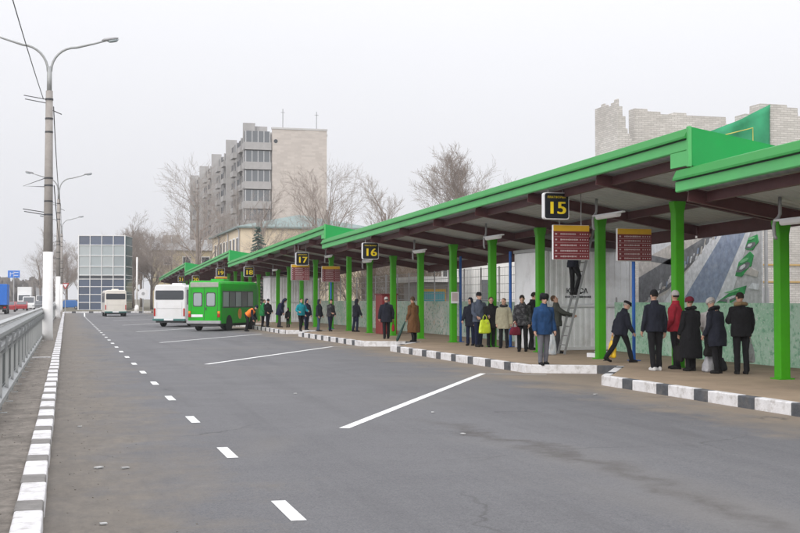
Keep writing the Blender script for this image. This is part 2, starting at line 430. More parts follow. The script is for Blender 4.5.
M['farwood'] = mat('farwood', (0.17, 0.15, 0.135), 0.95, 0.3, 0.3)
M['alu'] = mat('aluminium', (0.3, 0.3, 0.31), 0.4, 0.1, 4, metal=0.5)
M['tube_white'] = mat('lamp_tube', (0.78, 0.78, 0.78), 0.35, 0.03, 3)

# ------------------------------------------------------------------ ground, roads, platform
g = G(); g.quad((-2500, -300, -0.012), (2500, -300, -0.012), (2500, 4500, -0.012), (-2500, 4500, -0.012))
tag(obj('ground', g, M['ground'], fix=False), kind='structure')
g = G(); g.quad((-0.2, -25, 0), (17.5, -25, 0), (17.5, 159.8, 0), (-0.2, 159.8, 0))
g.quad((11.0, 159.8, 0), (60, 159.8, 0), (60, 186, 0), (11.0, 186, 0))
tag(obj('road', g, M['asphalt'], fix=False), kind='structure')
g = G(); g.quad((-17.5, -25, -0.004), (-1.25, -25, -0.004), (-1.25, 900, -0.004), (-17.5, 900, -0.004))
tag(obj('opposite_road', g, M['asphalt_old'], fix=False), kind='structure')
g = G(); g.box((-0.82, 70, 0.03), (0.88, 190, 0.12))
tag(obj('verge', g, M['dirt']), kind='structure')

def kerb_line(g, a, b, blocks, w=0.18, h=0.2, start=0.0, off=0.5):
    """painted kerb blocks from a to b; the kerb lies to the right of a->b; blocks = [(length, material)]"""
    a, b = Vector((*a, 0)), Vector((*b, 0))
    d = b - a; L = d.length; d.normalize()
    nrm = Vector((d.y, -d.x, 0))
    t, i = start, 0
    rng = random.Random(int(a.y * 10) + 5)
    while t < L - 0.02:
        ln, mi = blocks[i % len(blocks)]; i += 1
        ln *= rng.uniform(0.96, 1.04)
        e = min(t + ln, L)
        c = a + d * ((t + e) / 2) + nrm * (w * off + rng.uniform(-0.008, 0.008))
        hh = h + 0.1 + rng.uniform(-0.006, 0.006)
        g.box((c.x, c.y, h / 2 - 0.05), (e - t - 0.008, w, hh), mi, math.atan2(d.y, d.x) + rng.uniform(-0.004, 0.004))
        t = e
g = G(); kerb_line(g, (-0.16, -6), (-0.16, 159), [(1.0, 0), (0.5, 1)], w=-0.22, h=0.15, off=0.5)
KL = obj('kerb', g, [M['kerb_white'], M['kerb_grey']], bevel=0.018); tag(KL, kind='structure')
g = G(); kerb_line(g, (1.9, 160), (11.0, 160), [(1.0, 0), (0.55, 1)], w=-0.2, h=0.2)
tag(obj('kerb', g, [M['kerb_white'], M['kerb_black']]), kind='structure')
g = G(); kerb_line(g, (-0.16, 159.2), (1.9, 160), [(1.0, 0), (0.55, 1)], w=-0.2, h=0.2)
tag(obj('kerb', g, [M['kerb_white'], M['kerb_black']]), kind='structure')

XF = 10.8
poly = []
for k in range(-2, 8):
    y = 17.0 * k
    poly += [(XF + 0.12, 10.4 + y + 0.06), (XF + 0.1, 23.1 + y - 0.05), (12.8, 26.24 + y), (12.88, 26.48 + y)]
poly = [(17.2, 10.4 - 34)] + poly + [(17.2, 26.4 + 119)]
g = G(); g.prism(poly[::-1], 'z', -0.08, 0.188)
tag(obj('platform', g, M['paving']), kind='structure')
BL = [(1.0, 0), (0.47, 1)]
for k in range(-2, 8):
    y = 17.0 * k
    g = G()
    kerb_line(g, (XF, 10.4 + y), (XF, 23.1 + y), BL, start=0)
    kerb_line(g, (XF, 23.1 + y), (12.72, 26.33 + y), [(0.75, 0), (0.6, 1), (0.9, 0)])
    kerb_line(g, (12.8, 26.4 + y), (XF + 0.1, 27.3 + y), [(0.5, 1), (1.6, 0)], w=0.18)
    tag(obj('kerb', g, [M['kerb_white'], M['kerb_black']], bevel=0.015), kind='structure')

# painted markings
g = G()
for i in range(-1, 34):
    y = 1.65 + 4.0 * i
    if i < 31:
        g.quad((1.77, y, 0.004), (1.90, y, 0.004), (1.90, y + 1, 0.004), (1.77, y + 1, 0.004))
g.quad((1.77, 126, 0.004), (1.90, 126, 0.004), (2.35, 158, 0.004), (2.2, 158, 0.004))
for k in range(-2, 8):
    y = 17.0 * k
    a, b = Vector((3.74, 16.35 + y, 0.004)), Vector((9.72, 27.45 + y, 0.004))
    d = (b - a).normalized(); nn = Vector((d.y, -d.x, 0)) * 0.075
    g.quad(a - nn, a + nn, b + nn, b - nn)
tag(obj('road_markings', g, M['line'], fix=False), kind='structure')
g = G()
for k in range(-1, 7):
    y = 17.0 * k
    g.quad((9.74, 27.3 + y, 0.0042), (10.95, 26.45 + y, 0.0042), (11.0, 26.53 + y, 0.0042), (9.8, 27.38 + y, 0.0042))
tag(obj('road_markings', g, M['line_worn'], fix=False), kind='structure')

# small stones and litter in the dust along the kerb: nobody could count them
rng = random.Random(3)
g = G()
for i in range(450):
    if rng.random() < 0.6: x, y, z = rng.gauss(0.25, 0.35), rng.uniform(6, 40), 0.0
    else: x, y, z = rng.uniform(-1.1, -0.45), rng.uniform(6, 40), 0.092
    if x > -0.4 and x < -0.1: continue
    s = rng.uniform(0.005, 0.011)
    g.box((x, y, z + s * 0.3), (s * rng.uniform(.7, 1.6), s, s * .7), 0, rng.uniform(0, 3))
tag(obj('gravel', g, M['dirt']), kind='stuff')
g = G()
rng = random.Random(8)
for x, y in [(0.35, 13.2), (0.62, 13.1), (0.3, 9.9), (0.55, 9.3), (5.1, 15.2), (5.6, 18.2), (9.6, 20.8), (4.2, 22.5), (0.2, 17.5)]:
    a = rng.uniform(0, 3); s = rng.uniform(.03, .06)
    g.box((x, y, 0.012), (s * 1.5, s, 0.012), 0, a)
tag(obj('litter', g, M['line_worn']), kind='stuff')

# ------------------------------------------------------------------ canopies with their columns
XC, PITCH = 13.9, 4.2625
Y0 = 21.25
def bar_marks(): pass

def make_canopy(y0, y1, zn, zf, ncol, label, first_col, zb):
    root = empty('canopy', label, 'canopy', (XC, y0, 0), 0, 'green canopies along the platform')
    L = y1 - y0
    def zt(t): return zn + (zf - zn) * t / L
    SL = 0.165
    xf, xb = 11.72 - XC, 17.0 - XC
    # roof slab, corrugated underneath, ridges across
    g = G(); n = int(L / 0.3)
    for i in range(n):
        t0, t1 = L * i / n, L * (i + 1) / n
        q = [t0, t0 + (t1 - t0) * .35, t0 + (t1 - t0) * .5, t0 + (t1 - t0) * .85, t1]
        o = [0.0, 0.0, 0.035, 0.035, 0.0]
        for j in range(4):
            vs = []
            for t, oo in ((q[j], o[j]), (q[j + 1], o[j + 1])):
                vs.append((xf + .02, t, zt(t) - 0.3 + oo)); vs.append((xb, t, zt(t) - 0.3 + oo - SL * (xb - xf)))
            g.add(vs, [(0, 1, 3, 2)])
    obj('soffit', g, M['soffit'], root)
    g = G()
    g.add([(xf, 0, zt(0) - .02), (xb, 0, zt(0) - .02 - SL * (xb - xf)), (xb, L, zt(L) - .02 - SL * (xb - xf)), (xf, L, zt(L) - .02),
           (xf, 0, zt(0) - .22), (xb, 0, zt(0) - .22 - SL * (xb - xf)), (xb, L, zt(L) - .22 - SL * (xb - xf)), (xf, L, zt(L) - .22)],
          [(0, 1, 2, 3), (7, 6, 5, 4), (0, 4, 5, 1), (1, 5, 6, 2), (2, 6, 7, 3)])
    obj('roof', g, M['roof_grey'], root)
    # fascia: sloping cap strip, dark slot, light lower band
    prof_cap = [(0.02, 0.03), (-0.06, 0.0), (-0.14, -0.16), (-0.14, -0.2), (0.02, -0.2)]
    prof_low = [(-0.075, -0.225), (-0.075, -0.41), (-0.055, -0.43), (0.0, -0.43), (0.0, -0.225)]
    for nm, pr, mt in (('fascia_cap', prof_cap, 'green_cap'), ('fascia_band', prof_low, 'green_fascia')):
        g = G(); npn = len(pr)
        segs = max(2, int(L / 6) + 1)
        for i in range(segs):
            ta, tb = L * i / segs + 0.003, L * (i + 1) / segs - 0.003
            vs = [(xf + u, ta, zt(ta) + w) for u, w in pr] + [(xf + u, tb, zt(tb) + w) for u, w in pr]
            fs = [tuple(range(npn)), tuple(range(2 * npn - 1, npn - 1, -1))] + [(q, npn + q, npn + (q + 1) % npn, (q + 1) % npn) for q in range(npn)]
            g.add(vs, fs)
        obj(nm, g, M[mt], root)
    g = G(); g.bar((xf - .03, 0.01, zt(0) - .212), (xf - .03, L - .01, zt(L) - .212), 0.06, 0.03)
    obj('fascia_slot', g, M['dark_metal'], root)
    # end panel closing the step down to the next roof
    g = G()
    zE = zt(0)
    g.prism([(xf - .03, zE + .02), (xb, zE + .02 - SL * (xb - xf)), (xb, zb + .01 - SL * (xb - xf)), (xf - .03, zb)], 'y', -0.05, -0.005)
    obj('end_panel', g, M['green_panel'], root)
    g = G(); g.box((xf - .045, 0.36, (zE - .435 + zb) / 2), (0.05, 0.7, zE - .435 - zb)); g.box((xf - .06, -0.03, (zE + zb) / 2), (0.07, 0.09, zE - zb + .06))
    obj('corner_trim', g, M['green_fascia'], root, bevel=.006)
    cols = None
    for i in range(ncol):
        t = first_col + PITCH * i
        z0 = zt(t) - 0.335
        def under(x): return z0 - SL * (x - xf)
        # rafter: I beam following the roof slope
        a, b = Vector((xf + .1, t, under(xf + .1) - .13)), Vector((xb - .05, t, under(xb - .05) - .13))
        g = G(); g.bar(a, b, 0.03, 0.25); up = Vector((0, 0, .125))
        g.bar(a + up, b + up, 0.14, 0.018); g.bar(a - up, b - up, 0.14, 0.018)
        obj('rafter', g, M['beam'], root)
        top = under(0) - .26
        g = G(); g.loft([((0, t, 0.18), .12, .12), ((0, t, top - .02), .12, .12)], 20, sq=9)
        c = obj('column', g, M['green_col'], root)
        g = G(); g.loft([((0, t, top - .28), .122, .122), ((0, t, top - .06), .165, .13), ((0, t, top - .005), .165, .13)], 20, sq=9)
        obj('capital', g, M['green_col'], c)
        g = G(); g.box((0, t, 0.2), (.34, .34, .03))
        obj('base_plate', g, M['green_col'], c)
        # longitudinal purlins between this rafter and the next
    for xp, dp in ((12.2 - XC, .2), (14.7 - XC, .2), (16.8 - XC, .34)):
        g = G(); zz = -0.335 - SL * (xp - xf) - dp / 2 - .012
        for i in range(-1, ncol):
            ta = max(0.02, first_col + PITCH * i + .075); tb = min(L - .02, first_col + PITCH * (i + 1) - .075)
            if tb - ta < .2: continue
            g.bar((xp, ta, zt(ta) + zz), (xp, tb, zt(tb) + zz), .03, dp)
            for sgn in (-1, 1):
                g.bar((xp, ta, zt(ta) + zz + sgn * (dp / 2 - .006)), (xp, tb, zt(tb) + zz + sgn * (dp / 2 - .006)), .11, .012)
        obj('purlin', g, M['beam'], root)
    return root, zt

ordn = ['lower green canopy at the right edge, stepped below the next one', 'large green canopy carrying the hanging number signs 15 and 16',
        'green canopy over platforms 17 and 18, behind the sign 16 canopy', 'small distant green canopy above the green bus roof',
        'farthest green canopy, its tip beside the pale yellow building']
CAN = []
CAN.append((Y0 - 34.1,) + make_canopy(Y0 - 34.1, Y0 + .2, 4.98, 4.34, 8, ordn[0], 4.2625, 4.38))
for k, zn in enumerate((5.13, 5.28, 5.42, 5.5)):
    y = Y0 + 34.15 * k - .3
    CAN.append((y,) + make_canopy(y, y + 34.65, zn, 4.59, 8, ordn[k + 1], 4.5625, 4.4 if k == 0 else 4.64))

def soffit_z(X, Y):
    for y, r, zt in CAN[::-1]:
        if Y >= y: return zt(Y - y) - 0.335 - .165 * (X - 11.72)

# ------------------------------------------------------------------ hanging number signs, timetable boards, lamps
def text_mesh(txt, size, depth=0.004, bold=0.0):
    cu = bpy.data.curves.new('t', 'FONT'); cu.body = txt; cu.size = size; cu.extrude = depth; cu.align_x = 'CENTER'; cu.align_y = 'CENTER'; cu.offset = bold
    o = bpy.data.objects.new('t', cu); C.objects.link(o)
    dg = bpy.context.evaluated_depsgraph_get()
    me = bpy.data.meshes.new_from_object(o.evaluated_get(dg))
    bpy.data.objects.remove(o)
    me.transform(Matrix.Rotation(R(90), 4, 'X'))
    me.materials.clear()
    return me

def number_sign(txt, X, Y, ztop, label):
    root = empty('number_sign', label, 'sign', (X, Y, ztop), R(0), 'platform number signs')
    w, h = .68, .68
    g = G(); r = .06
    pts = []
    for cx, cz, a0 in ((w / 2 - r, -r, 0), (-w / 2 + r, -r, 90), (-w / 2 + r, -h + r, 180), (w / 2 - r, -h + r, 270)):
        for q in range(5):
            a = R(a0 + 22.5 * q); pts.append((cx + r * math.cos(a), cz + r * math.sin(a)))
    g.prism(pts, 'y', 0, .16)
    obj('case', g, M['white_frame'], root)
    g = G(); g.prism([(x * .94, -h / 2 + (z + h / 2) * .94) for x, z in pts], 'y', -.006, .05)
    obj('face', g, M['black_sign'], root)
    nb = G()
    for i, dx in enumerate((-.014, -.007, 0, .007, .014)):
        t_ = text_mesh(txt, .44, .006)
        nb.add([(v.co.x * 1.22 + dx, v.co.y - .0011 * i, v.co.z + (.004 if i % 2 else 0)) for v in t_.vertices], [tuple(p.vertices) for p in t_.polygons])
    obj('number', nb, M['yellow'], root, (0, -.016, -.41), fix=False)
    obj('caption', text_mesh('ПЛАТФОРМА', .076, .003), M['yellow'], root, (0, -.012, -.125))
    zs = soffit_z(X, Y) - ztop
    for sx in (-.2, .2):
        g = G(); g.tube([(sx, .08, -.02), (sx, .08, max(.05, zs + .03))], .012, 6)
        obj('hanger', g, M['grey_metal'], root)
    return root
number_sign('15', 11.97, 28.2, 4.5, 'black hanging sign with big yellow number 15')
number_sign('16', 11.97, 47.5, 4.1, 'black hanging sign with yellow number 16')
number_sign('17', 11.97, 62.2, 4.25, 'black hanging sign with yellow number 17')
number_sign('18', 11.97, 81.3, 4.0, 'black hanging sign with yellow number 18')
number_sign('19', 11.97, 97.0, 4.3, 'small far hanging sign reading 19 above the green bus')
number_sign('20', 11.97, 116.0, 4.05, 'small far hanging sign reading 20 above the green bus roof end')
number_sign('21', 11.97, 131.0, 4.3, 'faint farthest number sign 21 above the white bus')

def timetable(X, Y, z0, w, h, post, label, rows=6, seed=0):
    root = empty('timetable_board', label, 'board', (X, Y, z0), 0, 'maroon timetable boards')
    g = G(); g.box((0, 0.04, h / 2), (w, .08, h)); obj('frame', g, M['white_frame'], root, bevel=.02)
    hh = h * .17
    g = G(); g.box((0, -.006, (h - hh) / 2 + .01), (w - .03, .02, h - hh - .02)); obj('panel', g, M['maroon'], root)
    g = G(); g.box((0, -.008, h - hh / 2 - .01), (w - .03, .024, hh)); obj('header', g, M['board_yellow'], root, bevel=.004)
    g = G(); rr = random.Random(seed)
    for i in range(rows):
        z = (h - hh - .03) * (1 - (i + .5) / rows) + .02
        g.box((-w * .42, -.018, z), (w * .05, .004, .035))
        x = -w * .3
        end = rr.uniform(.1, .18) * w
        while x < end:
            ww = rr.uniform(.012, .03); g.box((x + ww / 2, -.018, z), (ww, .004, rr.choice((.03, .03, .04)))); x += ww + .011
        for q in range(4): g.box((w * (.24 + .065 * q), -.018, z), (.03, .004, .028))
        if i: g.box((0, -.0175, z + (h - hh - .03) / rows / 2), (w * .94, .003, .006))
    obj('print', g, M['print'], root)
    if post:
        g = G(); g.tube([(0.02, .1, .15), (0.02, .1, .19 - z0)], .045, 12); obj('post', g, M['blue_post'], root)
        g = G(); g.box((.02, .1, .2 - z0), (.26, .26, .02)); obj('foot', g, M['blue_post'], root)
    else:
        zs = soffit_z(X, Y) - z0
        for sx in (-.3, .3):
            g = G(); g.tube([(sx, .06, h - .02), (sx, .06, zs + .02)], .012, 6); obj('hanger', g, M['grey_metal'], root)
    return root
timetable(12.5, 28.5, 2.8, 1.02, .9, False, 'maroon timetable board hanging just under the number 15 sign', 5, 1)
timetable(14.28, 28.5, 2.78, .99, .86, True, 'maroon timetable board on a blue post, right of the ladder', 6, 2)
timetable(11.95, 62.6, 2.78, 1.0, .85, False, 'small maroon timetable board below the number 17 sign', 6, 3)
timetable(13.6, 62.6, 2.7, 1.0, .85, True, 'small maroon timetable board on a blue post, left of the number 16 sign', 6, 4)
timetable(12.0, 96.8, 2.75, 1.0, .85, False, 'tiny far maroon timetable board above the green bus', 5, 5)

for X, Y, zz, lb in ((14.25, 42.75, 3.1, 'thin blue post beside the green column with a paper notice'), (14.4, 37.9, 3.1, 'thin blue post at the left corner of the white kiosk')):
    g = G(); g.tube([(0, 0, .188), (0, 0, zz + .3)], .05, 12)
    g.box((0, 0, .2), (.22, .22, .02))
    tag(obj('post', g, M['blue_post'], None, (X, Y, 0)), lb, 'post')
g = G(); g.box((0, 0, 0), (.3, .008, .42)); g.box((0, -.006, 0.02), (.22, .006, .3), 1)
tag(obj('notice', g, [M['white_frame'], M['print']], None, (13.9, 42.36, 1.85)), 'small white paper notice stuck on a green column', 'notice')

def ceiling_lamp(X, Y, label):
    zs = soffit_z(X, Y)
    root = empty('ceiling_lamp', label, 'lamp', (X, Y, zs), R(-90), 'fluorescent lamps hung under the canopies')
    g = G(); g.tube([(-.72, 0, .03), (-.72, 0, -.3), (-.78, 0, -.37), (-.9, 0, -.42), (-.94, 0, -.52), (-.92, 0, -.7), (-.86, 0, -.78)], .035, 8)
    obj('bracket', g, M['grey_metal'], root, smooth=True)
    g = G(); g.box((0, 0, -.42), (1.75, .1, .04), 0); g.tube([(-.9, 0, -.42), (-.75, 0, -.42)], .02, 6)
    obj('housing', g, M['white_metal'], root, bevel=.008)
    g = G(); g.prism([(-.07, -.44), (.07, -.44), (.06, -.5), (.03, -.53), (-.03, -.53), (-.06, -.5)], 'x', -.65, .6)
    obj('diffuser', g, M['tube_white'], root)
    return root
lamps_lab = {0: 'fluorescent ceiling lamp on an S bracket under the right edge canopy', 1: 'fluorescent ceiling lamp just right of the number 15 sign', 2: 'fluorescent ceiling lamp above the white kiosk door'}
lamp_y = [19.2, 27.6, 36.2, 44.7, 53.2, 61.7, 70.2, 78.7]
LL = ['fluorescent ceiling lamp on a bracket nearest the right edge', 'fluorescent ceiling lamp right of the number 15 sign', 'fluorescent ceiling lamp left of the number 15 sign, above the white kiosk',
      'fluorescent ceiling lamp above the woman in pale coat', 'fluorescent ceiling lamp just right of the number 16 sign', 'fluorescent ceiling lamp between the signs 16 and 17', 'far fluorescent ceiling lamp just left of sign 17', 'farthest fluorescent ceiling lamp near sign 18']
for Y, lb in zip(lamp_y, LL): ceiling_lamp(13.4, Y + .6, lb)

# ------------------------------------------------------------------ kiosks
def corrugated(g, p0, p1, z0, z1, mi=0, step=.19, dep=.03, side=1):
    a, b = Vector((*p0, 0)), Vector((*p1, 0)); d = b - a; L = d.length; d.normalize(); n = Vector((d.y, -d.x, 0)) * side
    k = max(1, int(L / step)); pts = []
    for i in range(k):
        t = L * i / k; s = L / k
        for f, o in ((0, 0), (.42, 0), (.5, 1), (.92, 1)): pts.append(a + d * (t + s * f) + n * dep * o)
    pts.append(b)
    for i in range(len(pts) - 1):
        p, q = pts[i], pts[i + 1]
        g.quad((p.x, p.y, z0), (q.x, q.y, z0), (q.x, q.y, z1), (p.x, p.y, z1), mi)

def kiosk(x0, x1, y0, y1, label, ticket):
    root = empty('ticket_kiosk', label, 'kiosk', (x0, y0, .188))
    w, d, h = x1 - x0, y1 - y0, 3.12
    g = G()
    g.box((w / 2, d / 2, h / 2), (w - .02, d - .02, h))
    corrugated(g, (0.04, -.005), (w - .04, -.005), .1, 1.32)
    corrugated(g, (0.04, -.005), (w - .04, -.005), 1.46, h - .02)
    corrugated(g, (w + .005, .04), (w + .005, d - .04), .1, h - .02)
    obj('wall', g, M['white_metal'], root, fix=False)
    for x, y in ((0, 0), (w, 0), (0, d)):
        g = G(); g.box((x, y, h / 2), (.09, .09, h)); obj('corner_post', g, M['white_frame'], root)
    g = G(); g.box((w / 2, -.01, .06), (w - .1, .08, .1)); obj('plinth', g, M['white_frame'], root)
    g = G(); g.box((w / 2, -.03, 1.39), (w - .1, .1, .06)); obj('counter_ledge', g, M['white_frame'], root)
    g = G(); g.box((-.02, d / 2, h / 2), (.03, d - .1, h - .04)); obj('side_wall', g, M['white_metal'], root)
    g = G(); g.box((-.05, d * .5, 1.1), (.05, .95, 2.2)); dr = obj('door', g, M['white_metal'], root, bevel=.01)
    g = G(); g.box((-.09, d * .5 - .36, 1.05), (.04, .04, .14)); obj('handle', g, M['dark_metal'], dr)
    g = G(); g.box((w / 2, d / 2, h + .05), (w + .16, d + .16, .1)); obj('roof', g, M['grey_metal'], root)
    if ticket:
        obj('sign_text', text_mesh('КАССА', .21, .004, .004), M['black_sign'], root, (1.02, -.045, 1.86))
        g = G(); rr = random.Random(2); x = .62
        while x < 1.45:
            ww = rr.uniform(.02, .045); g.box((x + ww / 2, -.043, 1.68), (ww, .006, rr.choice((.05, .05, .065)))); x += ww + .018
        obj('small_print', g, M['black_sign'], root)
    return root
kiosk(14.5, 17.38, 35.0, 37.6, 'white corrugated ticket kiosk behind the aluminium ladder', True)
kiosk(13.75, 17.1, 83, 86, 'far white corrugated kiosk behind the person in a teal jacket', False)

k = empty('red_kiosk', 'low dark red kiosk beside the person in black coat and pale hat', 'kiosk', (13.95, 53.2, .188))
g = G(); g.box((.36, .6, .9), (.72, 1.2, 1.8)); obj('cabinet', g, M['red_kiosk'], k, bevel=.02)
g = G(); g.box((.36, .6, 1.83), (.8, 1.28, .06)); obj('roof', g, M['maroon'], k)
g = G(); g.box((.36, -.01, 1.2), (.4, .03, .6)); obj('window', g, M['glass_mid'], k)

# ------------------------------------------------------------------ ladder
LA, LB = Vector((13.98, 0, .19)), Vector((14.95, 0, 3.95))
lad = empty('ladder', 'tall aluminium ladder leaning up under the canopy by the ticket kiosk', 'ladder', (0, 32.4, 0))
for yy in (0, .46):
    g = G(); g.bar(LA + Vector((0, yy, 0)), LB + Vector((0, yy, 0)), .03, .065, 0, (1, 0, .3)); obj('rail', g, M['alu'], lad)
for i in range(1, 14):
    p = LA.lerp(LB, i / 14); g = G(); g.tube([p, p + Vector((0, .46, 0))], .017, 6); obj('rung', g, M['alu'], lad)

# ------------------------------------------------------------------ white brick ruin with netting, printed banner
def ragged(pts, rngseed, step=.25, amp=.12):
    rr = random.Random(rngseed); out = []
    for (x0, z0), (x1, z1) in zip(pts, pts[1:]):
        n = max(1, int(abs(x1 - x0) / step))
        for i in range(n):
            z = z0 + (z1 - z0) * i / n + rr.choice((0, 0, -amp, amp * .6)); z = round(z / .088) * .088
            out += [(x0 + (x1 - x0) * i / n, z), (x0 + (x1 - x0) * (i + .97) / n, z)]
    return out
rt = empty('ruined_house', 'white brick ruin with broken walls rising behind the canopy', 'ruin', (0, 0, 0))
g = G(); top = ragged([(39.2, 8.95), (41.1, 8.8)], 1); g.prism([(41.1, 0), (39.2, 0)] + top, 'x', 19.0, 19.06)
top = ragged([(19.063, 8.75), (19.2, 8.35), (19.32, 7.95), (19.48, 7.6), (20.44, 7.25)], 2, .08, .05); g.prism([(20.44, 0), (19.063, 0)] + top, 'y', 39.2, 39.7)
obj('wall', g, M['white_brick'], rt)
g = G(); top = ragged([(20.58, 8.95), (23.3, 8.8), (25.6, 8.5), (26.5, 8.3)], 3, .5, .09); g.prism([(26.5, 0), (20.58, 0)] + top, 'y', 41.0, 41.5)
obj('wall', g, M['white_brick'], rt)
g = G(); top = ragged([(20.6, 7.4), (22, 7.8), (24.0, 8.1), (25.2, 7.9)], 4, .3, .09); g.prism([(25.2, 0), (20.6, 0)] + top, 'y', 40.2, 40.6)
obj('wall', g, M['white_brick'], rt)
g = G(); top = ragged([(20.95, 7.85), (21.5, 8.15), (22.5, 8.0), (22.9, 7.75), (26.5, 7.4)], 5, .28, .09); g.prism([(26.5, 0), (20.95, 0)] + top, 'y', 34.0, 34.6)
obj('wall', g, M['white_brick'], rt)
g = G()
for z in (2.35, 2.9): g.box((22.6, 33.985, z), (2.6, .04, .05))
obj('ledge', g, M['ochre'], rt)
g = G(); g.box((21.6, 33.98, 1.9), (.3, .06, .55)); obj('meter_box', g, M['grey_metal'], rt)

g = G(); nx, nz = 30, 12
rr = random.Random(4); vs = []
for i in range(nx + 1):
    for j in range(nz + 1):
        u, w = i / nx, j / nz
        x = 18.6 + 3.15 * u
        zt_ = 6.7 + 1.35 * u ** .8; z = 5.2 + (zt_ - 5.2) * w
        z -= .16 * math.sin(math.pi * u) * w
        y = 33.86 + .05 * math.sin(9 * u + 4 * w) + .07 * math.sin(17 * u - 7 * w + 1) * w + .05 * noise.noise((u * 6, w * 4, 1))
        vs.append((x, y, z))
fs = [(i * (nz + 1) + j, (i + 1) * (nz + 1) + j, (i + 1) * (nz + 1) + j + 1, i * (nz + 1) + j + 1) for i in range(nx) for j in range(nz)]
g.add(vs, fs)
net = obj('construction_net', g, M['net'], None, smooth=True)
sm = net.modifiers.new('thick', 'SOLIDIFY'); sm.thickness = .012
tag(net, 'creased green construction net hung on the white brick ruin', 'net')
g = G(); g.tube([(19.9, 33.7, 6.95), (21.05, 33.7, 7.25), (21.05, 33.7, 6.4)], .018, 6)
obj('outline', g, M['net_line'], net)

bn = empty('printed_banner', 'large printed street banner with green buses behind the waiting people', 'banner', (18.2, 0, 0))
BM = {k: mat('print_' + k, c, .8, .28, 5, dirt=d, dscale=3.5, damt=.9) for k, c, d in (
    ('sky', (.6, .61, .63), (.52, .54, .58)), ('grey', (.48, .48, .49), (.4, .4, .41)), ('road', (.25, .3, .41), (.37, .41, .5)), ('white', (.66, .67, .7), (.55, .57, .6)),
    ('dark', (.15, .155, .165), (.26, .26, .28)), ('green', (.04, .3, .09), (.05, .2, .08)), ('bright', (.2, .5, .25), (.12, .4, .17)), ('pale', (.5, .47, .44), (.4, .38, .37)))}
M.update({'p_' + k: v for k, v in BM.items()})
g = G(); g.box((0.02, 32.4, 3.3), (.03, 7.3, 4.4)); obj('sheet', g, BM['sky'], bn)
def flat(name, pts, m, lay):
    g = G(); g.prism(pts, 'x', -.004 * lay - .004, .004); obj(name, g, BM[m], bn)
flat('printed_street', [(28.75, 1.2), (36.05, 1.2), (35.6, 2.2), (31.4, 3.76), (30.3, 4.5), (28.75, 4.5)], 'grey', 1)
flat('printed_facade', [(36.0, 3.0), (36.0, 1.5), (34.2, 1.95), (30.6, 3.7), (31.2, 4.1)], 'pale', 2)
flat('printed_facade', [(36.0, 2.5), (36.0, 1.6), (34.0, 2.1), (31.0, 3.62), (31.35, 3.73)], 'dark', 3)
flat('printed_roofline', [(35.6, 3.28), (35.6, 3.06), (33.8, 2.86), (33.7, 3.02)], 'dark', 3)
flat('printed_verge', [(34.9, 1.3), (33.4, 1.3), (29.95, 4.2), (30.35, 4.2)], 'white', 4)
flat('printed_verge', [(31.6, 1.3), (30.6, 1.3), (28.95, 4.2), (29.1, 4.2)], 'white', 4)
flat('printed_carriageway', [(33.6, 1.3), (31.5, 1.3), (29.05, 4.2), (30.05, 4.2)], 'road', 5)
rr = random.Random(14)
for i in range(46):
    t = i / 46; y = 35.2 - 4.6 * t + rr.uniform(-.1, .1); z = 1.75 + 2.0 * t + rr.uniform(-.05, .1); w = rr.uniform(.04, .11); h = rr.uniform(.08, .24)
    flat('printed_shape', [(y, z), (y - w, z + .02), (y - w - .07, z + h), (y - .06, z + h)], rr.choice(('white', 'dark', 'pale', 'grey', 'road')), 5 + i % 3)
for b_ in ([(31.1, 1.69), (30.5, 1.62), (29.6, 1.95), (29.5, 2.17), (30.1, 2.08)], [(30.06, 2.45), (29.74, 2.42), (29.25, 2.71), (29.12, 3.0), (29.3, 3.11), (29.87, 2.83)], [(29.55, 3.19), (29.18, 3.14), (28.87, 3.36), (28.93, 3.56), (29.36, 3.49)]):
    cy = sum(p[0] for p in b_) / len(b_); cz = sum(p[1] for p in b_) / len(b_)
    flat('printed_bus', b_, 'green', 6)
    flat('printed_window', [(cy + .06 + (y - cy) * .8, cz - .07 + (z - cz) * .42) for y, z in b_], 'dark', 7)
    flat('printed_window', [(cy + .1 + (y - cy) * .35, cz - .06 + (z - cz) * .22) for y, z in b_], 'white', 8)
    flat('printed_shape', [(cy + .02 + (y - cy) * .5, cz + .12 + (z - cz) * .2) for y, z in b_], 'bright', 8)
flat('printed_car', [(29.6, 2.5), (28.95, 2.4), (28.9, 2.55), (29.3, 2.68)], 'pale', 6)
flat('printed_car', [(29.4, 2.1), (28.9, 2.05), (28.85, 2.2), (29.2, 2.24)], 'white', 6)
for y in (28.7, 32.4, 36.1):
    g = G(); g.tube([(.1, y, 0), (.1, y, 5.5)], .05, 8); obj('post', g, M['grey_metal'], bn)

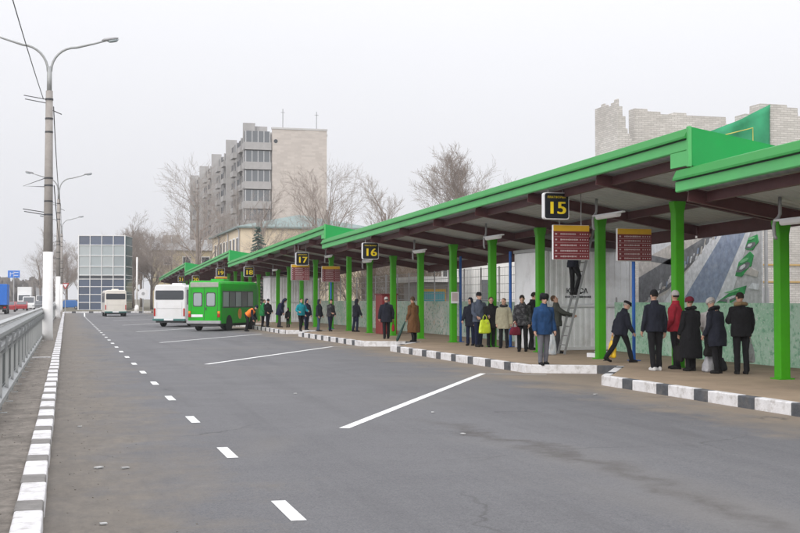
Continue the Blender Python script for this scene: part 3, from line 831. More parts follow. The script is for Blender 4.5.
# ------------------------------------------------------------------ printed fences along the back of the platform
def mural(name, a, b, c, d):
    m = bpy.data.materials.new(name); m.use_nodes = True
    n, l = m.node_tree.nodes, m.node_tree.links; p = n['Principled BSDF']; p.inputs['Roughness'].default_value = .65
    t = n.new('ShaderNodeTexCoord'); cur = None
    for i, (sc, lo, hi, col) in enumerate(((.7, .4, .62, b), (8, .52, .66, c), (17, .58, .66, d), (5.0, .62, .74, d))):
        no = n.new('ShaderNodeTexNoise'); no.inputs['Scale'].default_value = sc; no.inputs['Detail'].default_value = 5; no.inputs['Distortion'].default_value = .15
        mp = n.new('ShaderNodeMapping'); mp.inputs['Location'].default_value = (i * 7.3, i * 3.1, 0); l.new(t.outputs['Object'], mp.inputs[0]); l.new(mp.outputs[0], no.inputs['Vector'])
        r = n.new('ShaderNodeMapRange'); r.inputs[1].default_value = lo; r.inputs[2].default_value = hi; l.new(no.outputs['Fac'], r.inputs[0])
        mx = n.new('ShaderNodeMix'); mx.data_type = 'RGBA'; l.new(r.outputs[0], mx.inputs['Factor'])
        if cur is None: mx.inputs['A'].default_value = (*a, 1)
        else: l.new(cur, mx.inputs['A'])
        mx.inputs['B'].default_value = (*col, 1); cur = mx.outputs['Result']
    l.new(cur, p.inputs['Base Color']); return m
M['mural_r'] = mural('mural_green', (.34, .62, .43), (.5, .72, .57), (.22, .48, .31), (.72, .78, .72))
M['mural_l'] = mural('mural_mixed', (.36, .5, .42), (.58, .62, .58), (.14, .3, .24), (.56, .4, .26))
def fence(y0, y1, m, meshed, label, zt=1.8):
    root = empty('fence', label, 'fence', (16.45, y0, .1), 0)
    L = y1 - y0; n = max(1, round(L / 2.1))
    g = G()
    for i in range(n):
        a, b = L * i / n + .01, L * (i + 1) / n - .01
        g.box((0, (a + b) / 2, .83), (.02, b - a, 1.54))
    obj('panel', g, M[m], root)
    for i in range(n + 1):
        g = G(); g.tube([(.06, L * i / n, 0), (.06, L * i / n, 3.0 if meshed else 1.75)], .03, 8); obj('post', g, M['grey_metal'], root)
    if meshed:
        g = G()
        q = int(L / .2)
        for i in range(q): g.box((.03, L * i / q, 2.3), (.008, .008, 1.3))
        for z in (1.66, 1.95, 2.3, 2.62, 2.94): g.box((.036, L / 2, z), (.012, L, .018))
        obj('mesh', g, M['grey_metal'], root)
    return root
fence(8, 34.2, 'mural_r', False, 'low pale green printed fence behind the people at the right')
fence(38.2, 62.0, 'mural_l', True, 'wire mesh fence with printed mural along the foot, left of the white kiosk')
fence(62.2, 82, 'mural_l', True, 'far stretch of wire mesh fence behind the red kiosk and beyond')

# ------------------------------------------------------------------ low buildings behind the fence
b = empty('white_building', 'low white building with tall windows and ochre cornice behind the fence', 'building', (20.2, 57, 0))
g = G(); g.box((6, 3.5, 2.15), (12, 7, 4.3)); obj('wall', g, M['off_white'], b)
g = G(); g.box((6, 3.4, 4.4), (12.5, 7.5, .2)); obj('cornice', g, M['ochre'], b)
g = G(); g.box((6, 3.4, 4.75), (11.9, 6.9, .5)); obj('roof', g, M['roof_grey'], b)
for i in range(6):
    f = G(); x = .9 + i * 1.35
    for xx in (x - .3, x + .3): f.box((xx, -.03, 2.3), (.09, .1, 2.5))
    for z in (1.05, 2.5, 3.55): f.box((x, -.035, z), (.52, .09, .09))
    w = obj('window', f, M['white_trim'], b)
    g = G(); g.box((x, -.005, 2.3), (.52, .03, 2.5)); obj('pane', g, M['glass_mid'], w)
for i in range(5):
    g = G(); g.box((-.01, .8 + 1.35 * i, 2.3), (.05, .6, 2.4)); obj('window', g, M['glass_mid'], b)

b = empty('pavilion', 'low pavilion with flat white roof slab and a cyan shop window', 'pavilion', (17.1, 57.5, 0))
g = G(); g.box((1.6, 2, 1.3), (2.9, 3.4, 2.6)); obj('wall', g, M['concrete'], b)
g = G(); g.box((1.5, 1.8, 2.78), (3.6, 4.4, .28)); obj('roof_slab', g, M['off_white'], b)
g = G(); g.box((.75, .27, 1.55), (1.25, .06, 1.5)); obj('frame', g, M['board_yellow'], b)
g = G(); g.box((.75, .22, 1.52), (1.1, .06, 1.3)); obj('window', g, M['glass_cyan'], b)
g = G(); g.box((2.45, .28, 1.1), (.85, .05, 2.0)); obj('door', g, M['glass_mid'], b)
b = empty('white_block', 'plain white walled block between two green columns behind the fence', 'building', (18.3, 53.2, 0))
g = G(); top = ragged([(0, 4.3), (1.2, 4.2), (2.3, 3.9)], 9, .3, .1); g.prism([(2.3, 0), (0, 0)] + top, 'y', 0, 1.6); obj('wall', g, M['off_white'], b)
g = G(); g.box((.8, -.02, 1.5), (.8, .06, 2.4)); obj('door', g, M['glass_mid'], b)
b = empty('brick_shed', 'long grey brown brick shed seen under the canopy behind shrubs', 'building', (19.5, 74, 0))
g = G(); top = ragged([(0, 5.2), (6, 5.5), (9, 4.8), (14, 5.4)], 6, .5, .2); g.prism([(14, 0), (0, 0)] + top, 'y', 0, 6); obj('wall', g, M['grey_brick'], b)
for i in range(5):
    g = G(); g.box((1.2 + 2.5 * i, -.02, 2.4), (1.1, .06, 1.6)); obj('window', g, M['glass_dark'], b)

# ------------------------------------------------------------------ tower block
tw = empty('apartment_tower', 'tall nine storey apartment tower with windowless brick end wall', 'apartment block', (28.7, 200, 0))
FH = 3.3
TL, TW = 92, 14.0
g = G(); g.box((TW / 2 + 2.3, .2, 15.2), (TW - 4.6, .4, 30.6)); obj('end_wall', g, M['tower_brick'], tw)
g = G(); g.box((TW / 2 + .8, TL / 2 + .42, 14.8), (TW - 1.6, TL - .1, 29.6)); obj('wall', g, M['tower_panel'], tw)
g = G(); g.box((TW / 2 + 2.3, .22, 30.6), (TW - 4.4, .6, .3)); g.box((TW / 2 + .8, TL / 2 + .6, 29.75), (TW - 1.2, TL + .3, .35)); obj('parapet', g, M['tower_light'], tw)
for i, yy in enumerate((1.6, 24, 47, 70, 91)):
    g = G(); g.box((.9, yy, 15.75), (2.0, .6, 31.5)); g.box((2.4, yy + 1.2, 30.3), (3.4, 1.4, 1.6)); obj('party_wall', g, M['tower_panel'], tw)
gb = G(); gb.box((2.2, 0, .55), (4.5, .14, 1.1)); gb.box((-.05, 1.5, .55), (.14, 3.0, 1.1)); gb.box((2.2, 1.2, -.08), (4.5, 2.7, .16))
gw = G()
for x in (.15, 1.2, 2.2, 3.2, 4.2): gw.box((x, .1, 2.05), (.07, .07, 1.9))
gl = G(); gl.box((2.2, .16, 2.05), (4.1, .06, 1.9)); gl.box((.06, 1.5, 2.05), (.06, 2.6, 1.9))
me_b = gb.mesh('balcony'); me_w = gw.mesh('frame'); me_l = gl.mesh('glazing')
for f in range(9):
    z = .6 + FH * f
    bo = obj('loggia', me_b, M['tower_panel'], tw, (0, -.1, z)) if f == 0 else None
    if bo is None:
        bo = bpy.data.objects.new('loggia', me_b); C.objects.link(bo); bo.parent = tw; bo.location = (0, -.1, z)
    for nm, me, mt in (('frame', me_w, 'white_trim'), ('glazing', me_l, 'glass_mid')):
        if not me.materials: me.materials.append(M[mt])
        c = bpy.data.objects.new(nm, me); C.objects.link(c); c.parent = bo
g = G(); g.box((-.2, 0, .5), (.75, 3.6, 1.0)); g.box((.1, -1.75, 1.9), (.2, .1, 1.9)); g.box((.1, 1.75, 1.9), (.2, .1, 1.9)); g.box((.35, 0, 1.9), (.3, 3.4, 1.7), 1); me_b2 = g.mesh('balcony'); me_b2.materials.append(M['tower_panel']); me_b2.materials.append(M['glass_mid'])
g = G(); g.box((.72, 0, 0), (.2, 1.9, 1.7)); me_w2 = g.mesh('window'); me_w2.materials.append(M['loggia_dark'])
rr = random.Random(12)
for f in range(9):
    for s in range(4):
        y0 = 4 + 23 * s
        z = .6 + FH * f
        for yy, kind in ((2.5, 'b'), (7.0, 'w'), (12.0, 'b'), (16.5, 'w')):
            if kind == 'b':
                c = bpy.data.objects.new('balcony', me_b2); C.objects.link(c); c.parent = tw; c.location = (.45, y0 + yy, z)
            if kind == 'w' or (f + s) % 2:
                if sum(1 for o in tw.children if o.name.startswith('window')) < 99:
                    c = bpy.data.objects.new('window', me_w2); C.objects.link(c); c.parent = tw; c.location = (0, y0 + yy, z + 1.8)
g = G(); g.box((.6, 0, 0), (.5, 89, 1.5)); me_r = g.mesh('window_band'); me_r.materials.append(M['loggia_dark'])
for x, y in ((6.5, .6), (12.6, 2)):
    g = G(); g.tube([(x, y, 30), (x, y, 34)], .045, 5); g.bar((x - .35, y, 33.4), (x + .35, y, 33.4), .04, .04); obj('aerial', g, M['dark_metal'], tw)
g = G(); g.tube([(5.2, -.02, 28.4), (5.2, .1, 28.4)], .35, 10); obj('vent', g, M['glass_dark'], tw)

# ------------------------------------------------------------------ cream house, yellow house, glass office
b = empty('cream_house', 'cream two storey house with grey green hipped roof behind the spruce', 'house', (21, 150, 0))
W_, D_, Hh = 17, 30, 10.9
g = G(); g.box((W_ / 2, D_ / 2, Hh / 2), (W_, D_, Hh)); obj('wall', g, M['cream'], b)
rf = G(); o_ = .5
rf.add([(-o_, -o_, Hh), (W_ + o_, -o_, Hh), (W_ + o_, D_ + o_, Hh), (-o_, D_ + o_, Hh), (W_ / 2, 6, Hh + 2.0), (W_ / 2, D_ - 6, Hh + 2.0), (-o_, -o_, Hh - .2), (W_ + o_, -o_, Hh - .2), (W_ + o_, D_ + o_, Hh - .2), (-o_, D_ + o_, Hh - .2)],
       [(0, 1, 4), (1, 2, 5, 4), (2, 3, 5), (3, 0, 4, 5), (9, 8, 7, 6), (0, 6, 7, 1), (1, 7, 8, 2), (2, 8, 9, 3), (3, 9, 6, 0)])
obj('roof', rf, M['roof_green'], b)
for i in range(8):
    for z in (3.6, 8.3):
        g = G(); g.box((-.03, 2.4 + 3.3 * i, z), (.1, 2.0, 2.7)); w = obj('window', g, M['white_trim'], b)
        g = G()
        for dy in (-.48, .48): g.box((-.07, 2.4 + 3.3 * i + dy, z), (.06, .8, 2.4))
        obj('pane', g, M['glass_mid'], w)
for x, y in ((-.15, .3), (-.15, 11), (-.15, 21)):
    g = G(); g.tube([(x, y, 0), (x, y, Hh - .5), (x - .3, y, Hh - .15)], .09, 6); obj('downpipe', g, M['grey_metal'], b)

b = empty('yellow_house', 'distant pale yellow house with grey roof left of the canopies', 'house', (16.6, 235, 0))
g = G(); g.box((8, 6, 5.6), (16, 12, 11.2)); obj('wall', g, M['yellow_wall'], b)
g = G(); g.add([(-.6, -.6, 11.2), (16.6, -.6, 11.2), (16.6, 12.6, 11.2), (-.6, 12.6, 11.2), (3.5, 6, 13.6), (12.5, 6, 13.6)], [(0, 1, 5, 4), (1, 2, 5), (2, 3, 4, 5), (3, 0, 4), (3, 2, 1, 0)])
r = obj('roof', g, M['roof_grey'], b)
for x in (2.4, 4.2, 11): 
    g = G(); g.box((x, 4, 13.4), (1.5, 1.0, 1.8)); obj('chimney', g, M['grey_brick'], r)
for i in range(4):
    for z in (2.4, 5.8, 9.2):
        g = G(); g.box((2.3 + 3.6 * i, -.03, z), (1.7, .1, 1.7)); w = obj('window', g, M['white_trim'], b)
        g = G(); g.box((2.3 + 3.6 * i, -.07, z), (1.4, .06, 1.4)); obj('pane', g, M['glass_dark'], w)

b = empty('glass_office', 'tall glass fronted office block with white frame at the road end', 'office', (1.95, 205.6, 0), R(-13))
gw_, gh_, gd_ = 7.6, 12.4, 6
g = G(); g.box((gw_ / 2 + .02, gd_ / 2 + .2, gh_ / 2), (gw_ - .06, gd_, gh_ - .1)); obj('core', g, M['tower_panel'], b)
rows = [0, 1.25, 2.55, 3.85, 5.1, 5.75, 7.2, 9.0, 10.75, 12.3]
for nm_, c_ in (('glass_blue_b', (.03, .055, .11)), ('glass_blue_c', (.016, .035, .08)), ('glass_pale_b', (.22, .255, .27)), ('glass_pale_c', (.31, .345, .355))):
    M[nm_] = glass_mat(nm_, c_, .22)  # pane tone variants: uneven reflections put into the glass colour
kinds = ['glass_blue', 'glass_blue', 'glass_blue', 'glass_blue', 'glass_dark', 'glass_pale', 'glass_pale', 'glass_pale', 'glass_blue']
rr = random.Random(5)
for i in range(4):
    for j in range(9):
        kk = kinds[j] + rr.choice(('', '_b', '_c')) if kinds[j] != 'glass_dark' else kinds[j]
        g = G(); g.box((gw_ * (i + .5) / 4, .14, (rows[j] + rows[j + 1]) / 2), (gw_ / 4 - .02, .06, rows[j + 1] - rows[j] - .02)); obj('pane', g, M[kk], b)
for i in range(5):
    g = G(); g.box((gw_ * i / 4, .02, gh_ / 2), (.16 if i in (0, 4) else .1, .2, gh_)); obj('mullion', g, M['white_trim'], b)
for z in rows:
    g = G(); g.box((gw_ / 2, .03, z), (gw_ + .1, .16, .1)); obj('transom', g, M['white_trim'], b)
g = G(); g.box((gw_ + .08, gd_ / 2 + .3, gh_ / 2), (.08, gd_ - .1, gh_ - .3)); obj('side_glazing', g, M['glass_teal'], b)
for z in rows[1:]:
    g = G(); g.box((gw_ + .13, gd_ / 2 + .3, z), (.06, gd_ - .1, .1)); obj('side_transom', g, M['white_trim'], b)

# ------------------------------------------------------------------ trees
def grow(seed, H, r0, first, ang, nch, maxlev, ratio=.62, droop=.0, up=.12):
    rr = random.Random(seed)
    trunk, crown = G(), G()
    def rand_perp(d):
        v = Vector((rr.gauss(0, 1), rr.gauss(0, 1), rr.gauss(0, 1))); v -= d * v.dot(d); return v.normalized()
    def br(p, d, L, r, lev):
        n = 5 if lev == 0 else (3 if lev < maxlev else 2)
        pts, rad = [p.copy()], [r]
        dd = d.copy(); q = p.copy()
        for i in range(n):
            dd = (dd + rand_perp(dd) * (.05 if lev == 0 else .16) + Vector((0, 0, up if lev else 0)) - Vector((0, 0, droop * lev))).normalized()
            q = q + dd * L / n; pts.append(q.copy()); rad.append(max(.006, r * (1 - .8 * (i + 1) / n)) if lev else r * (1 - .6 * (i + 1) / n))
        (trunk if lev == 0 else crown).tube(pts, rad, 7 if lev == 0 else (4 if lev < 2 else 3), cap=lev == 0)
        if lev >= maxlev: return
        k = nch[lev]
        for j in range(k):
            t = (first if lev == 0 else .25) + (1 - (first if lev == 0 else .25)) * (j + rr.random() * .8) / k
            t = min(t, .98); i = min(int(t * n), n - 1); pp = pts[i].lerp(pts[i + 1], t * n - i)
            base = (pts[i + 1] - pts[i]).normalized()
            a = R(rr.uniform(*ang)); cd = (base * math.cos(a) + rand_perp(base) * math.sin(a)).normalized()
            LL_ = L * ratio * rr.uniform(.7, 1.1) * ((1.15 - .55 * t) if lev == 0 else 1)
            br(pp, cd, LL_, max(.0075, rad[i] * .5), lev + 1)
    br(Vector((0, 0, 0)), Vector((0, 0, 1)), H * .72, r0, 0)
    return trunk.mesh('trunk', True), crown.mesh('crown', True)
TV = {
    'round': grow(1, 11.2, .22, .24, (22, 54), (18, 9, 8, 6), 4, .56),
    'tall': grow(2, 14, .2, .26, (18, 42), (14, 6, 6, 4), 4, .5),
    'open': grow(3, 12, .2, .3, (25, 58), (9, 6, 6, 4), 4, .6),
    'spread': grow(5, 12, .26, .22, (30, 66), (8, 6, 6, 4), 4, .64, .01),
}
for t, c in TV.values(): t.materials.append(M['bark']); c.materials.append(M['twig'])
def tree(kind, X, Y, s, rz, label, group=None, name='bare_tree', cat='tree', sz=None):
    o = empty(name, label, cat, (X, Y, -.05), rz, group); o.scale = (s, s, sz or s)
    for nm, me in zip(('trunk', 'crown'), TV[kind]):
        c = bpy.data.objects.new(nm, me); C.objects.link(c); c.parent = o
    return o
tree('round', 25.6, 76, 1.04, 2.4, 'bare round crowned tree above the middle of the big canopy')
tree('tall', 24.3, 92, .86, 1.2, 'slimmer bare tree just left of the round crowned one')
tree('open', 27.8, 72, .78, 2.2, 'sparse low bare tree right of the round crowned one')
tree('open', 24.8, 112, 1.2, 3.0, 'wide bare tree standing right of the tower end wall')
tree('tall', 23.8, 118, 1.1, .2, 'bare tree in front of the right edge of the tower end wall')
tree('tall', 22.4, 141, 1.1, 4.0, 'small bare tree above the canopy step at sign 17', None)
tree('open', 17.6, 168, 1.72, .9, 'tall open bare tree left of the apartment tower')
tree('spread', 19.3, 186, 1.45, 1.9, 'leaning bare tree in front of the tower facade')
tree('tall', 25.0, 178, 1.35, 2.7, 'bare tree before the tower loggias behind the cream house roof')
tree('spread', 24.5, 146, .95, 2.0, 'low spreading bare tree beside the cream house roof end')
rr = random.Random(21)
spots = [(14.5, 215, 1.3), (17, 205, 1.15), (11.6, 225, 1.35), (20.5, 222, 1.2), (13, 245, 1.45), (24.5, 262, 1.5), (29, 250, 1.4), (9.8, 240, 1.2), (16, 270, 1.6), (34, 275, 1.5)]
for i, (x, y, s) in enumerate(spots):
    tree(('round', 'open', 'tall', 'spread')[i % 4], x, y, s * .95, rr.uniform(0, 6), 'hazy brown bare tree in the row between the glass office and the canopies', 'bare trees beyond the road end')
spots = [(-1.2, 232, .9), (-3, 262, 1.2), (.2, 250, 1.0), (-5.5, 285, 1.1), (-2, 300, 1.3), (2.5, 240, .9)]
for i, (x, y, s) in enumerate(spots):
    tree(('open', 'tall', 'round', 'spread')[i % 4], x, y, s, rr.uniform(0, 6), 'hazy bare tree left of the glass office beyond the lamp posts', 'bare trees left of the glass office')
# shrubs behind the mesh fence
TV['shrub'] = grow(9, 4.4, .06, .03, (15, 55), (16, 7, 5), 3, .72)
for m_ in TV['shrub']: m_.materials.append(M['brush'])
for i, (x, y, s) in enumerate([(18.6, 64.5, 1.0), (19.4, 68, 1.15), (18.2, 71, 1.0), (20.3, 66, 1.05), (18.8, 75.5, 1.1), (20.5, 71.5, 1.2), (18.4, 79, 1.0), (18.1, 88, 1.1), (18.3, 93, 1.2)]):
    tree('shrub', x, y, s, i * 1.3, 'brown leafless shrub behind the wire mesh fence', 'shrubs behind the mesh fence', 'shrub', 'shrub')

sp = empty('spruce', 'small grey green spruce in front of the cream house end wall', 'spruce', (18.25, 118, 0))
g = G(); g.tube([(0, 0, 0), (0, 0, 4), (0, 0, 9.4)], [.16, .1, .02], 7); obj('trunk', g, M['bark'], sp)
g = G(); rr = random.Random(6)
for lv in range(26):
    z = 1.2 + 8.0 * lv / 26; rad = 2.1 * (1 - lv / 26.5) ** .9 + .12
    nb = 11 if lv < 18 else 7
    for q in range(nb):
        a = 2 * math.pi * (q + rr.random()) / nb; L = rad * rr.uniform(.7, 1.1)
        tip = Vector((math.cos(a) * L, math.sin(a) * L, z - .22 * L + rr.uniform(-.1, .1)))
        base = Vector((0, 0, z + .1)); side = Vector((-math.sin(a), math.cos(a), 0))
        for s_ in range(5):
            t = .25 + .17 * s_; p = base.lerp(tip, t); w = .34 * (1.15 - t) * (rad / 2 + .35)
            for sg in (-1, 1):
                e = p + side * sg * w + (tip - base).normalized() * w * .8 - Vector((0, 0, .12 + rr.random() * .08))
                g.add([p, p + (tip - base).normalized() * .16, e], [(0, 1, 2)])
        g.add([base, tip, base - Vector((0, 0, .12))], [(0, 1, 2)])
obj('crown', g, M['needle'], sp, fix=False)

# far wood on the left horizon: one mass
g = G(); rr = random.Random(31)
for i in range(1500):
    y = rr.uniform(480, 640); x = rr.uniform(-120, -6) * (y / 500)
    h = rr.uniform(7, 13) * (1.0 + .25 * noise.noise((x * .03, 0, 0)))
    w = rr.uniform(1.2, 2.6)
    for q in range(5):
        a = rr.uniform(0, 3.14); dx, dy = math.cos(a) * w, math.sin(a) * w; z0 = h * rr.uniform(.05, .5); z1 = min(h, z0 + h * rr.uniform(.3, .6)); ox, oy = rr.uniform(-1, 1), rr.uniform(-1, 1)
        g.add([(x + ox - dx, y + oy - dy, z0), (x + ox + dx, y + oy + dy, z0), (x + ox + dx * .4, y + oy + dy * .4, z1), (x + ox - dx * .5, y + oy - dy * .5, z1)], [(0, 1, 2, 3)])
tag(obj('distant_wood', g, M['farwood'], fix=False), kind='stuff')

# ------------------------------------------------------------------ street lamps, wires, guardrail
def street_lamp(Y, X, label):
    root = empty('street_lamp', label, 'street lamp', (X, Y, 0.05), 0, 'twin arm street lamps between the roads')
    g = G(); g.tube([(0, 0, 3.68), (0, 0, 7), (0, 0, 10.3)], [.188, .165, .14], 14); obj('pole', g, M['concrete'], root, smooth=True)
    g = G(); g.tube([(0, 0, -.1), (0, 0, .5), (0, 0, 3.68)], [.235, .215, .192], 14); obj('whitewashed_base', g, M['whitewash'], root, smooth=True)
    for z in (9.95, 9.15, 8.6, 5.75, 5.2, 6.7, 6.4):
        g = G(); g.tube([(0, 0, z - .035), (0, 0, z + .035)], .178 if z < 8 else .162, 14); obj('clamp', g, M['dark_metal'], root)
    for z, l in ((9.95, 1.0), (9.8, .95), (5.2, .95), (5.3, 1.0)):
        g = G(); g.tube([(-.14, 0, z), (-l, -.05, z + .12)], .018, 5); obj('bracket', g, M['dark_metal'], root)
    g = G(); g.tube([(-.14, 0, 6.7), (-1.0, -.05, 6.35), (-.14, 0, 6.35)], .018, 5); obj('bracket', g, M['dark_metal'], root)
    g = G(); g.tube([(.14, 0, 9.5), (.5, 0, 9.35)], .02, 5); obj('bracket', g, M['dark_metal'], root)
    g = G(); g.tube([(0, 0, 10.2), (0, 0, 11.3)], .1, 10); obj('mast', g, M['steel'], root, smooth=True)
    for s in (-1, 1):
        pts = []
        for q in range(9):
            t = q / 8; a = t * math.pi / 2
            pts.append((s * (.06 + 1.0 * (1 - math.cos(a))), 0, 11.1 + 1.05 * math.sin(a)))
        pts.append((s * 1.8, 0, 12.36)); pts.append((s * 2.35, 0, 12.54))
        g = G(); g.tube(pts, [.05] * 9 + [.04, .035], 8); a_ = obj('arm', g, M['steel'], root, smooth=True)
        g = G(); g.loft([((0, 0, -.05), .28, .08), ((0, 0, .01), .36, .12), ((0, 0, .07), .26, .08)], 14, sq=2.6)
        h = obj('lamp_head', g, M['grey_metal'], a_, (s * 2.42, 0, 12.57), smooth=True); h.rotation_euler = (0, R(-11 * s), 0)
        g = G(); g.loft([((s * .1, 0, -.13), .16, .08), ((s * .1, 0, -.05), .26, .11)], 14); gl_ = obj('diffuser', g, M['glass_pale'], a_, (s * 2.42, 0, 12.57), smooth=True); gl_.rotation_euler = (0, R(-11 * s), 0)
    return root
LPS = [(51.2, -.72), (107, -.66), (163, -.6)]
for (y, x), lb in zip(LPS, ('nearest twin arm street lamp with whitewashed concrete foot', 'second twin arm street lamp, behind the nearest one', 'farthest thin twin arm street lamp beside the glass office')):
    street_lamp(y, x, lb)
def wire(a, b, sag, label, r=.018):
    g = G(); a, b = Vector(a), Vector(b)
    g.tube([a.lerp(b, t / 24) - Vector((0, 0, sag * 4 * (t / 24) * (1 - t / 24))) for t in range(25)], r, 5)
    tag(obj('overhead_wire', g, M['wire']), label, 'wire')
wire((-.95, 51.2, 10.0), (-2.3, -2, 10.4), .5, 'wire rising from the nearest lamp post to the top of the picture', .015)
wire((-.55, 51.2, 9.7), (-.5, 107, 9.9), .9, 'upper wire running between the first two lamp posts', .022)
wire((-.5, 51.2, 6.45), (-.45, 107, 6.4), .7, 'lower wire running between the first two lamp posts', .022)
wire((-.5, 107, 9.9), (-.5, 163, 9.9), .8, 'wire running between the second and third lamp posts')
wire((9.3, 165, 5.6), (11.7, 125, 4.5), .7, 'slack wire from the white pole to the canopy tip', .03)

gr = empty('guardrail', 'grey steel guardrail with barred panels along the left road', 'guardrail', (-1.0, 0, 0.02))
y0, y1 = 3, 150
prof = [(0.05, 1.36), (.12, 1.29), (.12, 1.23), (.03, 1.19), (.03, 1.14), (.12, 1.1), (.12, 1.04), (.05, .98)]
g = G()
for (xa, za), (xb_, zb_) in zip(prof, prof[1:]): g.quad((xa, y0, za), (xb_, y0, zb_), (xb_, y1, zb_), (xa, y1, za))
o = obj('rail_beam', g, M['steel'], gr, fix=False); sm = o.modifiers.new('t', 'SOLIDIFY'); sm.thickness = .006
g = G(); g.box((0, (y0 + y1) / 2, 1.4), (.14, y1 - y0, .03)); obj('top_rail', g, M['steel'], gr)
g = G(); n = int((y1 - y0) / .16)
for i in range(n): g.box((.0, y0 + .16 * i, .66), (.012, .02, .62))
g.box((0, (y0 + y1) / 2, .96), (.03, y1 - y0, .035)); g.box((0, (y0 + y1) / 2, .36), (.03, y1 - y0, .035))
obj('bar_panel', g, M['steel_dark'], gr)
prof = [(0.0, .34), (.1, .28), (.1, .2), (.02, .14)]
g = G()
for (xa, za), (xb_, zb_) in zip(prof, prof[1:]): g.quad((xa, y0, za), (xb_, y0, zb_), (xb_, y1, zb_), (xa, y1, za))
o = obj('rail_beam', g, M['steel'], gr, fix=False); sm = o.modifiers.new('t', 'SOLIDIFY'); sm.thickness = .006
gp = G(); gp.box((-.06, 0, .62), (.09, .1, 1.4)); gp.bar((0, 0, .9), (.13, 0, 1.02), .07, .05); gp.bar((.13, 0, 1.02), (.16, 0, 1.22), .07, .04); gp.box((.1, 0, .03), (.12, .1, .1)); gp.bar((.06, 0, .1), (.06, 0, 1.0), .05, .06)
mp_ = gp.mesh('post'); fixn(mp_); mp_.materials.append(M['steel'])
for i in range(70):
    c = bpy.data.objects.new('post', mp_); C.objects.link(c); c.parent = gr; c.location = (0, 4.3 + 2.1 * i, 0)
# pale cross slab in the verge
g = G(); g.box((0, 0, 0), (.66, .22, .03)); tag(obj('slab', g, M['kerb_white'], None, (-.75, 36.5, .1)), 'pale stone slab lying across the dirt strip by the guardrail', 'slab')

# ------------------------------------------------------------------ buses
def wheel(parent, x, y, r, w):
    g = G(); g.tube([(x - w / 2, y, r), (x - w * .35, y, r), (x + w * .35, y, r), (x + w / 2, y, r)], [r * .93, r, r, r * .93], 22)
    wl_ = obj('wheel', g, M['rubber'], parent)
    sg = 1 if x > 0 else -1
    g = G(); g.tube([(x + sg * (w / 2 - .02), y, r), (x + sg * (w / 2 + .012), y, r)], [r * .58, r * .5], 16); obj('rim', g, M['rim'], wl_)

